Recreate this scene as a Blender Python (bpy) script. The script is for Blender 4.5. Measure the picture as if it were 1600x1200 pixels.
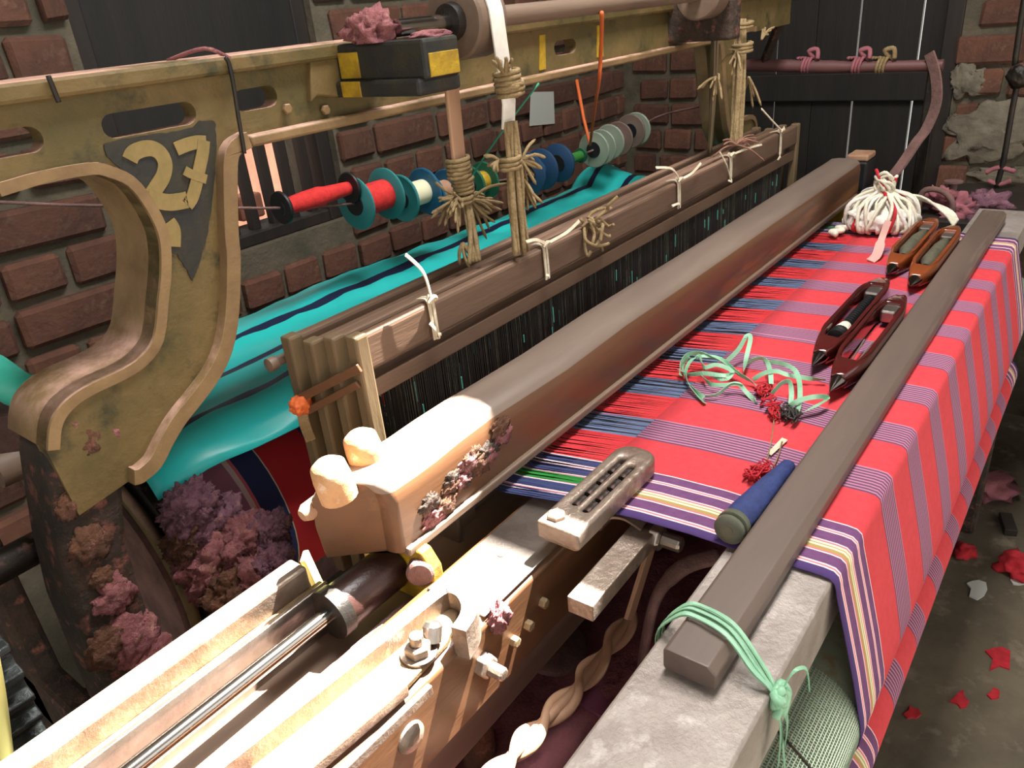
import bpy, bmesh, math, random
import numpy as np
from mathutils import Vector, Matrix, noise
for o in list(bpy.data.objects): bpy.data.objects.remove(o)
random.seed(7)
sc = bpy.context.scene
PI = math.pi
# ------------------------------------------------------------------ camera
F = 1200.0
def _u(v):
    v = np.array(v, float); return v/np.linalg.norm(v)
_X = _u([1043, -695, F]); _v = (_X[0]*240+_X[2]*F)/(-_X[1]); _D = _u([240, _v, F])
_Y = _u(np.cross(_X, _D)); RM = np.array([_X, _Y, -_D])
CAM = np.array([0, 0, 1.35])
def P(px, py, x=None, y=None, z=None):
    """a pixel of the 1600x1200 frame to the point where its ray meets a plane the thing touches"""
    r = RM @ np.array([(px-800)/F, (py-600)/F, 1.0])
    if x is not None: t = x/r[0]
    elif y is not None: t = y/r[1]
    else: t = (z-1.35)/r[2]
    return Vector(CAM+r*t)
cd = bpy.data.cameras.new('camera'); cam = bpy.data.objects.new('camera', cd); sc.collection.objects.link(cam)
cd.sensor_width = 36; cd.lens = 27; cd.clip_start = 0.02
right, down, fwd = RM[:, 0], RM[:, 1], RM[:, 2]
M = Matrix.Identity(4)
for i in range(3): M[i][0] = right[i]; M[i][1] = -down[i]; M[i][2] = -fwd[i]; M[i][3] = CAM[i]
cam.matrix_world = M; sc.camera = cam
# ------------------------------------------------------------------ light
sc.view_settings.view_transform = 'Standard'; sc.view_settings.look = 'None'
sc.view_settings.gamma = 1; sc.view_settings.exposure = 0.55; sc.view_settings.use_curve_mapping = False
w = bpy.data.worlds.new('sky'); sc.world = w; w.use_nodes = True
bg = w.node_tree.nodes['Background']; bg.inputs[0].default_value = (1.0, .96, .90, 1); bg.inputs[1].default_value = 0.85
SUN = Vector((.60, -.10, 1.0)).normalized()          # towards the sun
sd = bpy.data.lights.new('sun_offscreen', 'SUN'); sd.energy = 50; sd.angle = .009; sd.color = (1, .95, .88)
so = bpy.data.objects.new('sun_offscreen', sd); sc.collection.objects.link(so)
so.rotation_euler = SUN.to_track_quat('Z', 'Y').to_euler(); so.location = (2, 1.5, 4)
ROOF = 2.5
# the open gap in the roof that lets the sun patch in (x0 x1 y0 y1); an added area lamp in it boosts the soft light from above
_sx, _sy, _dz = SUN.x/SUN.z, SUN.y/SUN.z, ROOF-.90
GAP = (-.50+_sx*_dz, .535+_sx*_dz, .285+_sy*_dz, .628+_sy*_dz)
ad = bpy.data.lights.new('roof_gap_fill_offscreen', 'AREA'); ad.shape = 'RECTANGLE'; ad.size = GAP[1]-GAP[0]; ad.size_y = GAP[3]-GAP[2]
ad.energy = 30; ad.color = (1, .97, .94)
ao = bpy.data.objects.new('roof_gap_fill_offscreen', ad); sc.collection.objects.link(ao)
ao.location = ((GAP[0]+GAP[1])/2, (GAP[2]+GAP[3])/2, ROOF+.01)

# ------------------------------------------------------------------ helpers
def S(r, g, b):
    f = lambda c: (c/255/12.92) if c/255 <= .04045 else ((c/255+.055)/1.055)**2.4
    return (f(r), f(g), f(b), 1)
MATS = {}
def mat(name, c1, c2=None, scale=8, rough=.6, metal=0, bump=0, bscale=None, dust=None, dustamt=.5, c3=None, stretch=None, rnd=0, spec=.5, sharp=.12, trans=0):
    m = bpy.data.materials.new(name); m.use_nodes = True; MATS[name] = m
    nt = m.node_tree; N = nt.nodes; L = nt.links; b = N['Principled BSDF']
    b.inputs['Roughness'].default_value = rough; b.inputs['Metallic'].default_value = metal
    b.inputs['Specular IOR Level'].default_value = spec
    tc = N.new('ShaderNodeTexCoord'); vec = tc.outputs['Object']
    if stretch:
        mp = N.new('ShaderNodeMapping'); mp.inputs['Scale'].default_value = stretch; L.new(vec, mp.inputs[0]); vec = mp.outputs[0]
    def noi(sc_, det=5):
        n = N.new('ShaderNodeTexNoise'); n.inputs['Scale'].default_value = sc_; n.inputs['Detail'].default_value = det
        n.inputs['Roughness'].default_value = .65; L.new(vec, n.inputs['Vector']); return n.outputs['Fac']
    def ramp(fac, a, bb):
        r = N.new('ShaderNodeMapRange'); r.inputs[1].default_value = a; r.inputs[2].default_value = bb; L.new(fac, r.inputs[0]); return r.outputs[0]
    def mix(f, a, bb):
        x = N.new('ShaderNodeMix'); x.data_type = 'RGBA'
        for k, val in ((0, f), (6, a), (7, bb)):
            if hasattr(val, 'is_output'): L.new(val, x.inputs[k])
            else: x.inputs[k].default_value = val
        return x.outputs[2]
    col = c1
    if c2: col = mix(ramp(noi(scale), .5-sharp, .5+sharp), c1, c2)
    if c3: col = mix(ramp(noi(scale*2.7, 7), .55, .68), col, c3)
    if rnd:
        oi = N.new('ShaderNodeObjectInfo'); hs = N.new('ShaderNodeHueSaturation')
        r1 = N.new('ShaderNodeMapRange'); r1.inputs[3].default_value = 1-rnd; r1.inputs[4].default_value = 1+rnd
        L.new(oi.outputs['Random'], r1.inputs[0]); L.new(r1.outputs[0], hs.inputs['Value'])
        if hasattr(col, 'is_output'): L.new(col, hs.inputs['Color'])
        else: hs.inputs['Color'].default_value = col
        col = hs.outputs[0]
    if dust:
        g = N.new('ShaderNodeNewGeometry'); sp = N.new('ShaderNodeSeparateXYZ'); L.new(g.outputs['Normal'], sp.inputs[0])
        up = ramp(sp.outputs[2], .35, .85)
        mu = N.new('ShaderNodeMath'); mu.operation = 'MULTIPLY'; L.new(up, mu.inputs[0]); L.new(ramp(noi(scale*1.7), .62-dustamt*.4, .75-dustamt*.3), mu.inputs[1])
        col = mix(mu.outputs[0], col, dust)
    if hasattr(col, 'is_output'): L.new(col, b.inputs['Base Color'])
    else: b.inputs['Base Color'].default_value = col
    if bump:
        bn = N.new('ShaderNodeBump'); bn.inputs['Strength'].default_value = bump; bn.inputs['Distance'].default_value = .01
        L.new(noi(bscale or scale*4, 6), bn.inputs['Height']); L.new(bn.outputs[0], b.inputs['Normal'])
    if trans: b.inputs['Transmission Weight'].default_value = trans
    return m

def tag(o, label=None, cat=None, group=None, kind=None):
    if label: o['label'] = label
    if cat: o['category'] = cat
    if group: o['group'] = group
    if kind: o['kind'] = kind
    return o
def link(o, parent=None):
    sc.collection.objects.link(o)
    if parent is not None: o.parent = parent; o.matrix_parent_inverse = Matrix.Translation(-Vector(wloc(parent)))
    return o
def wloc(o):
    v = Vector(o.location)
    return v if o.parent is None else v
def thing(name, label, cat, loc=(0, 0, 0), group=None, kind=None):
    o = bpy.data.objects.new(name, None); o.empty_display_size = .05; o.location = loc; sc.collection.objects.link(o)
    return tag(o, label, cat, group, kind)

class MB:
    def __init__(s): s.v = []; s.f = []; s.mi = []
    def face(s, idx, mi=0): s.f.append(tuple(idx)); s.mi.append(mi)
    def box(s, a, b, mi=0):
        n = len(s.v); x0, y0, z0 = a; x1, y1, z1 = b
        s.v += [(x0,y0,z0),(x1,y0,z0),(x1,y1,z0),(x0,y1,z0),(x0,y0,z1),(x1,y0,z1),(x1,y1,z1),(x0,y1,z1)]
        for q in ((0,3,2,1),(4,5,6,7),(0,1,5,4),(1,2,6,5),(2,3,7,6),(3,0,4,7)): s.face([n+k for k in q], mi)
        return s
    def bar(s, a, b, w, h, up=(0, 0, 1), mi=0):
        """box of width w, height h along the line a-b"""
        a = Vector(a); b = Vector(b); d = (b-a).normalized(); up = Vector(up)
        sd_ = d.cross(up); sd_ = sd_.normalized() if sd_.length > 1e-6 else Vector((1,0,0)); u = sd_.cross(d)
        n = len(s.v)
        for p in (a, b):
            for q, r in ((-1,-1),(1,-1),(1,1),(-1,1)): s.v.append(tuple(p+sd_*q*w/2+u*r*h/2))
        for q in ((0,1,2,3),(7,6,5,4),(0,4,5,1),(1,5,6,2),(2,6,7,3),(3,7,4,0)): s.face([n+k for k in q], mi)
        return s
    def tube(s, pts, r, seg=8, mi=0, cap=True, flat=1.0):
        pts = [Vector(p) for p in pts]; n0 = len(s.v); m = len(pts)
        rr = r if hasattr(r, '__len__') else [r]*m
        prev = None
        for i, p in enumerate(pts):
            d = (pts[min(i+1, m-1)]-pts[max(i-1, 0)])
            d = d.normalized() if d.length > 1e-9 else Vector((1,0,0))
            if prev is None:
                a = Vector((0,0,1)) if abs(d.z) < .9 else Vector((1,0,0)); u = d.cross(a).normalized()
            else: u = (prev-d*prev.dot(d)); u = u.normalized() if u.length > 1e-6 else d.orthogonal().normalized()
            prev = u; vv = d.cross(u)
            for k in range(seg):
                a = 2*PI*k/seg; s.v.append(tuple(p+(u*math.cos(a)+vv*math.sin(a)*flat)*rr[i]))
        for i in range(m-1):
            for k in range(seg):
                a = n0+i*seg+k; b = n0+i*seg+(k+1) % seg; s.face((a, b, b+seg, a+seg), mi)
        if cap:
            s.face([n0+k for k in range(seg)][::-1], mi); s.face([n0+(m-1)*seg+k for k in range(seg)], mi)
        return s
    def lathe(s, o, d, prof, seg=24, mi=0):
        """prof: (along, radius) along axis d from o"""
        o = Vector(o); d = Vector(d).normalized()
        return s.tube_prof([o+d*t for t, r in prof], [max(r, 1e-5) for t, r in prof], d, seg, mi)
    def tube_prof(s, pts, rr, d, seg, mi):
        n0 = len(s.v); a = Vector((0,0,1)) if abs(d.z) < .9 else Vector((1,0,0)); u = d.cross(a).normalized(); vv = d.cross(u)
        for p, r in zip(pts, rr):
            for k in range(seg):
                t = 2*PI*k/seg; s.v.append(tuple(p+(u*math.cos(t)+vv*math.sin(t))*r))
        m = len(pts)
        for i in range(m-1):
            for k in range(seg):
                a = n0+i*seg+k; b = n0+i*seg+(k+1) % seg; s.face((a, b, b+seg, a+seg), mi)
        s.face([n0+k for k in range(seg)][::-1], mi); s.face([n0+(m-1)*seg+k for k in range(seg)], mi)
        return s
    def ribbon(s, pts, wdt, side=None, th=.0006, mi=0):
        """thin flat ribbon with thickness along pts; side: vector or list of vectors across"""
        pts = [Vector(p) for p in pts]; m = len(pts); n0 = len(s.v)
        for i, p in enumerate(pts):
            d = (pts[min(i+1, m-1)]-pts[max(i-1, 0)]); d = d.normalized() if d.length > 1e-9 else Vector((1,0,0))
            sv = side[i] if isinstance(side, list) else (side if side is not None else Vector((0,0,1)).cross(d))
            sv = Vector(sv); sv = sv-d*sv.dot(d)
            sv = sv.normalized() if sv.length > 1e-6 else d.orthogonal().normalized()
            nn = d.cross(sv); ww = wdt[i] if hasattr(wdt, '__len__') else wdt
            for q, r in ((-1,-1),(1,-1),(1,1),(-1,1)): s.v.append(tuple(p+sv*q*ww/2+nn*r*th/2))
        for i in range(m-1):
            for k in range(4):
                a = n0+i*4+k; b = n0+i*4+(k+1) % 4; s.face((a, b, b+4, a+4), mi)
        s.face([n0, n0+1, n0+2, n0+3][::-1], mi); s.face([n0+(m-1)*4+k for k in range(4)], mi)
        return s
    def build(s, name, mats, parent=None, smooth=False, bevel=0, origin=None, seg=2):
        me = bpy.data.meshes.new(name)
        o0 = Vector(origin) if origin is not None else None
        if o0 is None:
            a = np.array(s.v); o0 = Vector(((a[:,0].min()+a[:,0].max())/2, (a[:,1].min()+a[:,1].max())/2, a[:,2].min()))
        me.from_pydata([tuple(Vector(v)-o0) for v in s.v], [], s.f)
        for m in (mats if isinstance(mats, (list, tuple)) else [mats]): me.materials.append(m if not isinstance(m, str) else MATS[m])
        me.polygons.foreach_set('material_index', s.mi)
        if smooth is True: me.polygons.foreach_set('use_smooth', [True]*len(me.polygons))
        elif smooth: me.polygons.foreach_set('use_smooth', [True]*len(me.polygons)); me.set_sharp_from_angle(angle=math.radians(smooth))
        bm = bmesh.new(); bm.from_mesh(me); bmesh.ops.recalc_face_normals(bm, faces=bm.faces); bm.to_mesh(me); bm.free()
        return place(name, me, o0, parent, bevel, seg)
WORLD = {}
def place(name, me, loc, parent=None, bevel=0, seg=2):
    o = bpy.data.objects.new(name, me); sc.collection.objects.link(o); WORLD[o.name] = Vector(loc)
    if parent is not None:
        o.parent = parent; pl = WORLD.get(parent.name, Vector(parent.location)) if parent.parent else Vector(parent.location)
        o.location = Vector(loc)-pl
    else: o.location = loc
    if bevel:
        b = o.modifiers.new('bevel', 'BEVEL'); b.width = bevel; b.segments = seg; b.limit_method = 'ANGLE'; b.angle_limit = math.radians(35)
    return o
def cr(pts, n=8, closed=False):
    """Catmull-Rom through pts"""
    pts = [Vector(p) for p in pts]; out = []; m = len(pts)
    for i in range(m if closed else m-1):
        g = (lambda k: pts[k % m]) if closed else (lambda k: pts[min(max(k, 0), m-1)])
        a, b, c, d = g(i-1), g(i), g(i+1), g(i+2)
        for j in range(n):
            t = j/n; out.append(.5*((2*b)+(c-a)*t+(2*a-5*b+4*c-d)*t*t+(-a+3*b-3*c+d)*t**3))
    out.append(pts[0] if closed else pts[-1]); return out
def prism(name, loops, plane, d0, d1, mats, parent=None, bevel=0, seg=2, smooth=30, round_=0):
    """loops: list of 2-D outlines, the first outer, the rest holes. plane 'xz' (depth along y), 'xy' (z), 'yz' (x)"""
    cu = bpy.data.curves.new(name, 'CURVE'); cu.dimensions = '2D'; cu.fill_mode = 'BOTH'; cu.extrude = max((d1-d0)/2-round_, 1e-4)
    if round_: cu.bevel_depth = round_; cu.bevel_resolution = 2; cu.offset = -round_
    for lp in loops:
        sp = cu.splines.new('POLY'); sp.points.add(len(lp)-1); sp.use_cyclic_u = True
        for p, q in zip(sp.points, lp): p.co = (q[0], q[1], 0, 1)
    tmp = bpy.data.objects.new('tmp', cu); sc.collection.objects.link(tmp)
    me = bpy.data.meshes.new_from_object(tmp.evaluated_get(bpy.context.evaluated_depsgraph_get()) if False else tmp)
    bpy.data.objects.remove(tmp); bpy.data.curves.remove(cu)
    c = (d0+d1)/2; vs = []
    for v in me.vertices:
        a, b, h = v.co
        v.co = {'xz': (a, c-h, b), 'xy': (a, b, c+h), 'yz': (c+h, a, b)}[plane]; vs.append(tuple(v.co))
    a = np.array(vs); o0 = Vector(((a[:,0].min()+a[:,0].max())/2, (a[:,1].min()+a[:,1].max())/2, a[:,2].min()))
    for v in me.vertices: v.co -= o0
    bm = bmesh.new(); bm.from_mesh(me); bmesh.ops.remove_doubles(bm, verts=bm.verts, dist=1e-5); bmesh.ops.recalc_face_normals(bm, faces=bm.faces); bm.to_mesh(me); bm.free()
    me.materials.clear()
    for m in (mats if isinstance(mats, (list, tuple)) else [mats]): me.materials.append(MATS[m] if isinstance(m, str) else m)
    me.polygons.foreach_set('material_index', [0]*len(me.polygons))
    me.polygons.foreach_set('use_smooth', [True]*len(me.polygons)); me.set_sharp_from_angle(angle=math.radians(smooth))
    me.name = name
    return place(name, me, o0, parent, bevel, seg)
def blob(name, c, size, m, parent=None, amp=.35, freq=2.2, sub=4, seed=0, flatb=True, oct_=4):
    """lumpy fibrous clump"""
    bm = bmesh.new(); bmesh.ops.create_icosphere(bm, subdivisions=sub, radius=1)
    off = Vector((seed*3.1, seed*1.7, seed*.9))
    for v in bm.verts:
        n = v.co.normalized(); k = noise.fractal(n*freq+off, .9, 2.1, oct_)
        r = 1+amp*k+amp*.5*noise.noise(n*freq*6+off)
        p = n*r; p = Vector((p.x*size[0], p.y*size[1], p.z*size[2]))
        if flatb and p.z < -size[2]*.55: p.z = -size[2]*.55
        v.co = p
    me = bpy.data.meshes.new(name); bm.to_mesh(me); bm.free(); me.materials.append(MATS[m])
    me.polygons.foreach_set('use_smooth', [True]*len(me.polygons))
    return place(name, me, Vector(c), parent)
def hexbolt(name, c, ax, r, h, m, parent, shank=0, shr=None):
    b = MB(); b.lathe(c, ax, [(0, r*.98), (h*.8, r), (h, r*.82)], 6)
    if shank: b.lathe(Vector(c)+Vector(ax).normalized()*h, ax, [(0, shr or r*.5), (shank*.9, shr or r*.5), (shank, (shr or r*.5)*.8)], 12)
    return b.build(name, m, parent, smooth=False, bevel=r*.08)

# ------------------------------------------------------------------ materials
mat('brick', S(104,68,52), S(82,54,43), 14, .9, bump=.5, bscale=60, rnd=.25, c3=S(108,80,64))
mat('mortar', S(104,94,78), S(80,76,62), 9, .95, bump=.6, bscale=45)
mat('plaster', S(128,120,104), S(104,96,82), 14, .95, bump=.6, bscale=40)
mat('dark_wood', S(44,33,26), S(28,22,18), 10, .7, stretch=(1,1,.15), bump=.2)
mat('door_wood', S(30,26,21), S(19,17,14), 9, .75, stretch=(1,1,.12), bump=.25)
mat('concrete', S(104,94,76), S(82,74,60), 5, .85, bump=.2, bscale=50, c3=S(124,112,94))
mat('roof_sheet', S(90,80,70), S(70,60,52), 4, .7)
mat('olive_iron', S(112,92,54), S(84,74,38), 7, .62, metal=.15, bump=.25, bscale=60, dust=S(190,150,132), dustamt=.75, c3=S(58,54,30))
mat('rim_iron', S(136,110,74), S(112,88,58), 10, .6, metal=.1, bump=.2, bscale=70, dust=S(196,158,140), dustamt=.6)
mat('dirty_iron', S(62,46,34), S(38,30,24), 16, .8, bump=.7, bscale=50, c3=S(128,78,64))
mat('black_paint', S(24,26,26), S(44,40,26), 22, .6, bump=.2)
mat('olive_paint', S(138,116,70), S(120,104,58), 40, .7)
mat('yellow_paint', S(178,146,22), S(130,100,26), 30, .6, bump=.2)
mat('black_iron', S(34,32,30), S(52,44,36), 18, .45, metal=.4, bump=.2, dust=S(170,120,112), dustamt=.35)
mat('dust_iron', S(132,98,92), S(96,72,66), 14, .85, bump=.5, bscale=60)
mat('maroon_dust', S(164,100,108), S(132,78,84), 7, .95, bump=.6, bscale=40, c3=S(112,62,70))
mat('lint_pink', S(176,112,112), S(138,84,88), 22, 1, bump=1, bscale=140, c3=S(196,140,130))
mat('lint_purple', S(150,106,122), S(116,78,92), 22, 1, bump=1, bscale=140, c3=S(176,124,120))
mat('lint_brown', S(120,80,58), S(88,60,44), 20, 1, bump=1, bscale=120, c3=S(160,104,90))
mat('wood_cap', S(104,70,44), S(76,52,36), 6, .42, stretch=(.12,1,1), bump=.12, bscale=30, c3=S(134,92,58))
mat('wood_cap_worn', S(128,112,100), S(104,90,82), 6, .38, stretch=(.15,1,1), bump=.08)
mat('wood_grey', S(120,100,84), S(98,80,66), 9, .55, stretch=(.12,1,1), bump=.15, c3=S(86,70,58))
mat('batten_wood', S(104,88,78), S(84,70,64), 8, .5, stretch=(.1,1,1), bump=.12, c3=S(120,104,92))
mat('shaft_wood', S(104,80,62), S(82,62,48), 9, .6, stretch=(.12,1,1), bump=.15, dust=S(150,118,100), dustamt=.4)
mat('shaft_bar', S(112,94,66), S(90,74,52), 12, .65, stretch=(1,1,.12), bump=.15)
mat('pale_wood', S(176,138,108), S(156,118,92), 14, .6, stretch=(1,1,.1), bump=.1)
mat('peg_wood', S(206,160,116), S(184,136,92), 20, .75, bump=.4, c3=S(224,206,184))
mat('steel', S(176,168,160), S(150,140,132), 16, .28, metal=.9, bump=.08)
mat('worn_steel', S(164,148,134), S(134,114,100), 14, .42, metal=.6, bump=.25, bscale=70, c3=S(176,160,146))
mat('beam_steel', S(172,162,154), S(146,134,126), 12, .5, metal=.25, bump=.3, bscale=80, c3=S(186,176,170))
mat('tan_iron', S(150,128,96), S(126,104,76), 14, .55, metal=.3, bump=.3, bscale=60)
mat('chrome', S(200,196,192), None, 8, .14, metal=1)
mat('leather', S(62,40,36), S(44,28,26), 20, .32, bump=.15)
mat('white_strap', S(226,222,212), S(206,200,190), 20, .5)
mat('hemp', S(158,136,98), S(132,110,74), 40, .95, bump=.6, bscale=200)
mat('string_white', S(216,204,180), S(190,176,150), 60, .9)
mat('orange_cord', S(206,98,44), None, 8, .7)
mat('green_string', S(60,140,110), None, 8, .8)
mat('green_ribbon', S(150,196,164), S(124,176,140), 30, .5, rnd=.1)
mat('red_thread', S(190,36,48), S(160,26,36), 60, .9)
mat('red_yarn', S(214,48,44), S(196,36,36), 90, .8, bump=.3, bscale=300)
mat('white_yarn', S(232,226,206), S(206,202,180), 60, .9, bump=.3, bscale=200)
mat('cream_yarn', S(214,212,178), None, 9, .8)
mat('cotton', S(236,230,222), S(212,204,192), 40, .95, bump=.4, bscale=150)
mat('navy_yarn', S(46,62,118), S(36,48,96), 120, .7, bump=.3, bscale=400)
mat('teal_plastic', S(44,120,120), None, 8, .45)
mat('blue_plastic', S(22,84,116), None, 8, .45)
mat('navy_plastic', S(26,60,92), None, 8, .5)
mat('grey_plastic', S(130,142,124), None, 8, .5)
mat('brown_plastic', S(104,88,78), None, 8, .6)
mat('black_plastic', S(20,22,24), None, 8, .5)
mat('dkgreen_plastic', S(24,84,60), None, 8, .5)
mat('green_yarn', S(40,112,40), None, 8, .8)
mat('pink_yarn', S(214,96,110), None, 8, .8)
mat('shuttle_maroon', S(84,28,26), S(54,18,18), 14, .12, stretch=(.15,1,1), spec=.7)
mat('shuttle_brown', S(140,70,34), S(104,50,26), 14, .2, stretch=(.15,1,1), spec=.7)
mat('cone_steel', S(120,112,108), None, 8, .2, metal=1)
mat('mesh_green', S(150,164,140), S(130,144,120), 8, .55, metal=.2, c3=S(150,120,80))
mat('ridge_green', S(176,190,168), None, 8, .45, metal=.3)
mat('paper', S(186,188,180), None, 8, .9)
mat('bag', S(150,130,112), S(126,104,90), 6, .6, bump=.5, bscale=14)
mat('pale_yellow', S(214,208,130), None, 8, .6)
mat('outside_brick', S(190,130,104), S(160,104,84), 6, .9)
# cloth colours
mat('c_red', S(208,60,68), S(200,54,62), 90, .8, bump=.12, bscale=700)
mat('c_purple', S(112,66,112), S(100,58,102), 90, .8, bump=.12, bscale=700)
mat('c_violet', S(70,44,104), None, 9, .8)
mat('c_white', S(236,206,204), None, 9, .8)
mat('c_pink', S(226,110,124), None, 9, .8)
mat('c_olive', S(172,146,84), None, 9, .8)
mat('c_pale', S(226,222,190), None, 9, .8)
mat('c_dark', S(92,58,90), None, 9, .8)
mat('c_mauve', S(182,118,142), None, 9, .8)
mat('w_navy', S(48,58,104), None, 9, .75)
mat('w_slate', S(96,112,146), None, 9, .7)
mat('w_black', S(24,26,36), None, 9, .75)
mat('w_green', S(20,128,44), None, 9, .75)
mat('w_red', S(210,46,54), None, 9, .75)
mat('heddle', S(120,128,112), S(84,80,66), 40, .4, metal=.5)
mat('teal_glint', S(90,190,180), None, 9, .5)
mat('heddle_dark', S(48,44,40), None, 9, .6)
# ================================================================== the setting
WB = 1.55; WF = 2.70
b = MB(); b.box((-3, -2.2, -.06), (WF+.2, WB+.2, 0)); tag(b.build('floor', 'concrete'), kind='structure')
WX0, WX1, WZ0, WZ1 = .735, 1.285, .90, 1.62
b = MB()
for a in (((-.9, 0), (WX0, 2.5)), ((WX1, 0), (WF, 2.5)), ((WX0, 0), (WX1, WZ0)), ((WX0, WZ1), (WX1, 2.5))):
    b.box((a[0][0], WB, a[0][1]), (a[1][0], WB+.2, a[1][1]))
wall_back = tag(b.build('wall_back', 'mortar', origin=(1, WB+.1, 0)), kind='structure')
DY0, DY1, DZ = .475, 1.12, 1.75
b = MB()
for a in (((-1.6, 0), (DY0, 2.5)), ((DY1, 0), (WB+.2, 2.5)), ((DY0, DZ), (DY1, 2.5))):
    b.box((WF, a[0][0], a[0][1]), (WF+.2, a[1][0], a[1][1]))
wall_far = tag(b.build('wall_far', 'mortar', origin=(WF+.1, 0, 0)), kind='structure')
# bricks: shared worn meshes, one object each
def brick_mesh(seed, L):
    bm = bmesh.new(); bmesh.ops.create_cube(bm, size=1)
    bmesh.ops.scale(bm, vec=(L, .03, .072), verts=bm.verts)
    bmesh.ops.bevel(bm, geom=bm.edges[:], offset=.008, segments=1, affect='EDGES')
    for v in bm.verts:
        n = noise.noise_vector(v.co*14+Vector((seed*5, 0, seed))); v.co += Vector((n.x*.006, n.y*.003, n.z*.005))
    me = bpy.data.meshes.new('brick'); bm.to_mesh(me); bm.free(); me.materials.append(MATS['brick']); return me
BR = {L: [brick_mesh(i, L) for i in range(5)] for L in (.222, .104)}
def lay_bricks(wall, horiz0, horiz1, z0, z1, holes, along):
    """along 'x': wall plane y=WB; along 'y': wall plane x=WF"""
    z = z0; row = 0; wl = Vector(wall.location)
    while z < z1:
        L = .222 if row % 2 == 0 else .104; g = .016
        u = horiz0+random.uniform(-.05, 0)-(.05 if row % 4 > 1 else 0)
        while u < horiz1:
            lo, hi = u, min(u+L, horiz1)
            for h in holes:
                if z+.045 > h[2] and z-.045 < h[3]:
                    if lo < h[0] < hi: hi = h[0]-.006
                    elif h[0] <= lo < h[1] and hi > h[1]: lo = h[1]+.006
                    elif h[0] <= lo and hi <= h[1]: hi = lo
            c = (lo+hi)/2; fit = (hi-lo)/L; ok = hi-lo > .035
            if ok:
                o = bpy.data.objects.new('brick', random.choice(BR[L])); sc.collection.objects.link(o); o.parent = wall
                zz = z+random.uniform(-.003, .003); dp = random.uniform(-.008, .002)
                p = Vector((c, WB+dp, zz)) if along == 'x' else Vector((WF+dp, c, zz))
                o.location = p-wl
                o.rotation_euler = (0, random.uniform(-.02, .02), 0 if along == 'x' else -PI/2)
                if random.random() < .5: o.rotation_euler[2] += PI
                o.scale = (fit*random.uniform(.96, 1.03), 1, random.uniform(.92, 1.08))
            u += L+g
        z += .09; row += 1
lay_bricks(wall_back, .28, 2.68, .53, 1.62, [(WX0, WX1, WZ0, WZ1)], 'x')
lay_bricks(wall_far, DY1+.06, WB-.05, .40, 1.42, [], 'y')
lay_bricks(wall_far, -.42, DY0-.03, .40, 1.42, [(.14, .36, .80, .93)], 'y')
# rough cement smeared over the far bricks
def patch(name, wall, cy, cz, ry, rz, seed, m='plaster'):
    bm = bmesh.new(); bmesh.ops.create_icosphere(bm, subdivisions=4, radius=1)
    for v in bm.verts:
        n = v.co.normalized(); k = 1+.45*noise.fractal(Vector((n.y, n.z, seed))*1.8, .8, 2, 4)
        v.co = Vector((n.x*.016*(1+.6*noise.noise(n*7)), n.y*ry*k, n.z*rz*k))
    me = bpy.data.meshes.new(name); bm.to_mesh(me); bm.free(); me.materials.append(MATS[m])
    for p in me.polygons: p.use_smooth = True
    place(name, me, Vector((WF-.012, cy, cz)), wall)
patch('cement_patch', wall_far, .33, .89, .125, .085, 1)
patch('cement_patch', wall_far, .40, 1.04, .05, .05, 2)
patch('cement_patch', wall_far, .22, .77, .12, .03, 5)
# roof sheet with the open gap
def cut_rects(outer, holes):
    xs = sorted({outer[0], outer[1], *[h[0] for h in holes], *[h[1] for h in holes]}); ys = sorted({outer[2], outer[3], *[h[2] for h in holes], *[h[3] for h in holes]})
    out = []
    for i in range(len(xs)-1):
        for j in range(len(ys)-1):
            cx, cy = (xs[i]+xs[i+1])/2, (ys[j]+ys[j+1])/2
            if not any(h[0] < cx < h[1] and h[2] < cy < h[3] for h in holes): out.append((xs[i], xs[i+1], ys[j], ys[j+1]))
    return out
b = MB()
for r in cut_rects((-1.2, WF+.2, -1.2, WB+.2), [GAP]): b.box((r[0], r[2], ROOF), (r[1], r[3], ROOF+.02))
tag(b.build('ceiling', 'roof_sheet', origin=(1, 0, ROOF)), kind='structure')
# window with upright wooden bars
win = thing('window_1', None, None, ((WX0+WX1)/2, WB, WZ0), kind='structure')
b = MB(); t = .04
b.box((WX0, WB+.02, WZ0), (WX0+t, WB+.12, WZ1)); b.box((WX1-t, WB+.02, WZ0), (WX1, WB+.12, WZ1)); b.box((WX0+t, WB+.02, WZ0), (WX1-t, WB+.12, WZ0+.03)); b.box((WX0+t, WB+.02, WZ1-t), (WX1-t, WB+.12, WZ1))
b.build('window_frame', 'dark_wood', win, bevel=.004)
for k in range(8):
    x = WX0+.075+k*.058; b = MB(); b.box((x-.011, WB+.04, WZ0+.028), (x+.011, WB+.065, WZ1-.035)); b.build('window_bar', 'dark_wood', win, bevel=.003)
b = MB(); b.box((WX0+.038, WB+.022, 1.165), (WX1-.038, WB+.038, WZ1-.04)); b.build('shutter', 'door_wood', win, bevel=.003)
for k, (x, z, h) in enumerate(((.86, .94, .05), (1.02, .94, .09), (1.1, .94, .06))):
    b = MB(); b.box((x-.03, WB+.14, .93), (x+.04, WB+.19, .93+h)); b.build('loose_brick', 'outside_brick', win, bevel=.006)
b = MB(); b.box((-.5, WB+1.5, 0), (2.2, WB+1.7, 1.06)); tag(b.build('outside_wall', 'outside_brick'), kind='structure')
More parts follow.
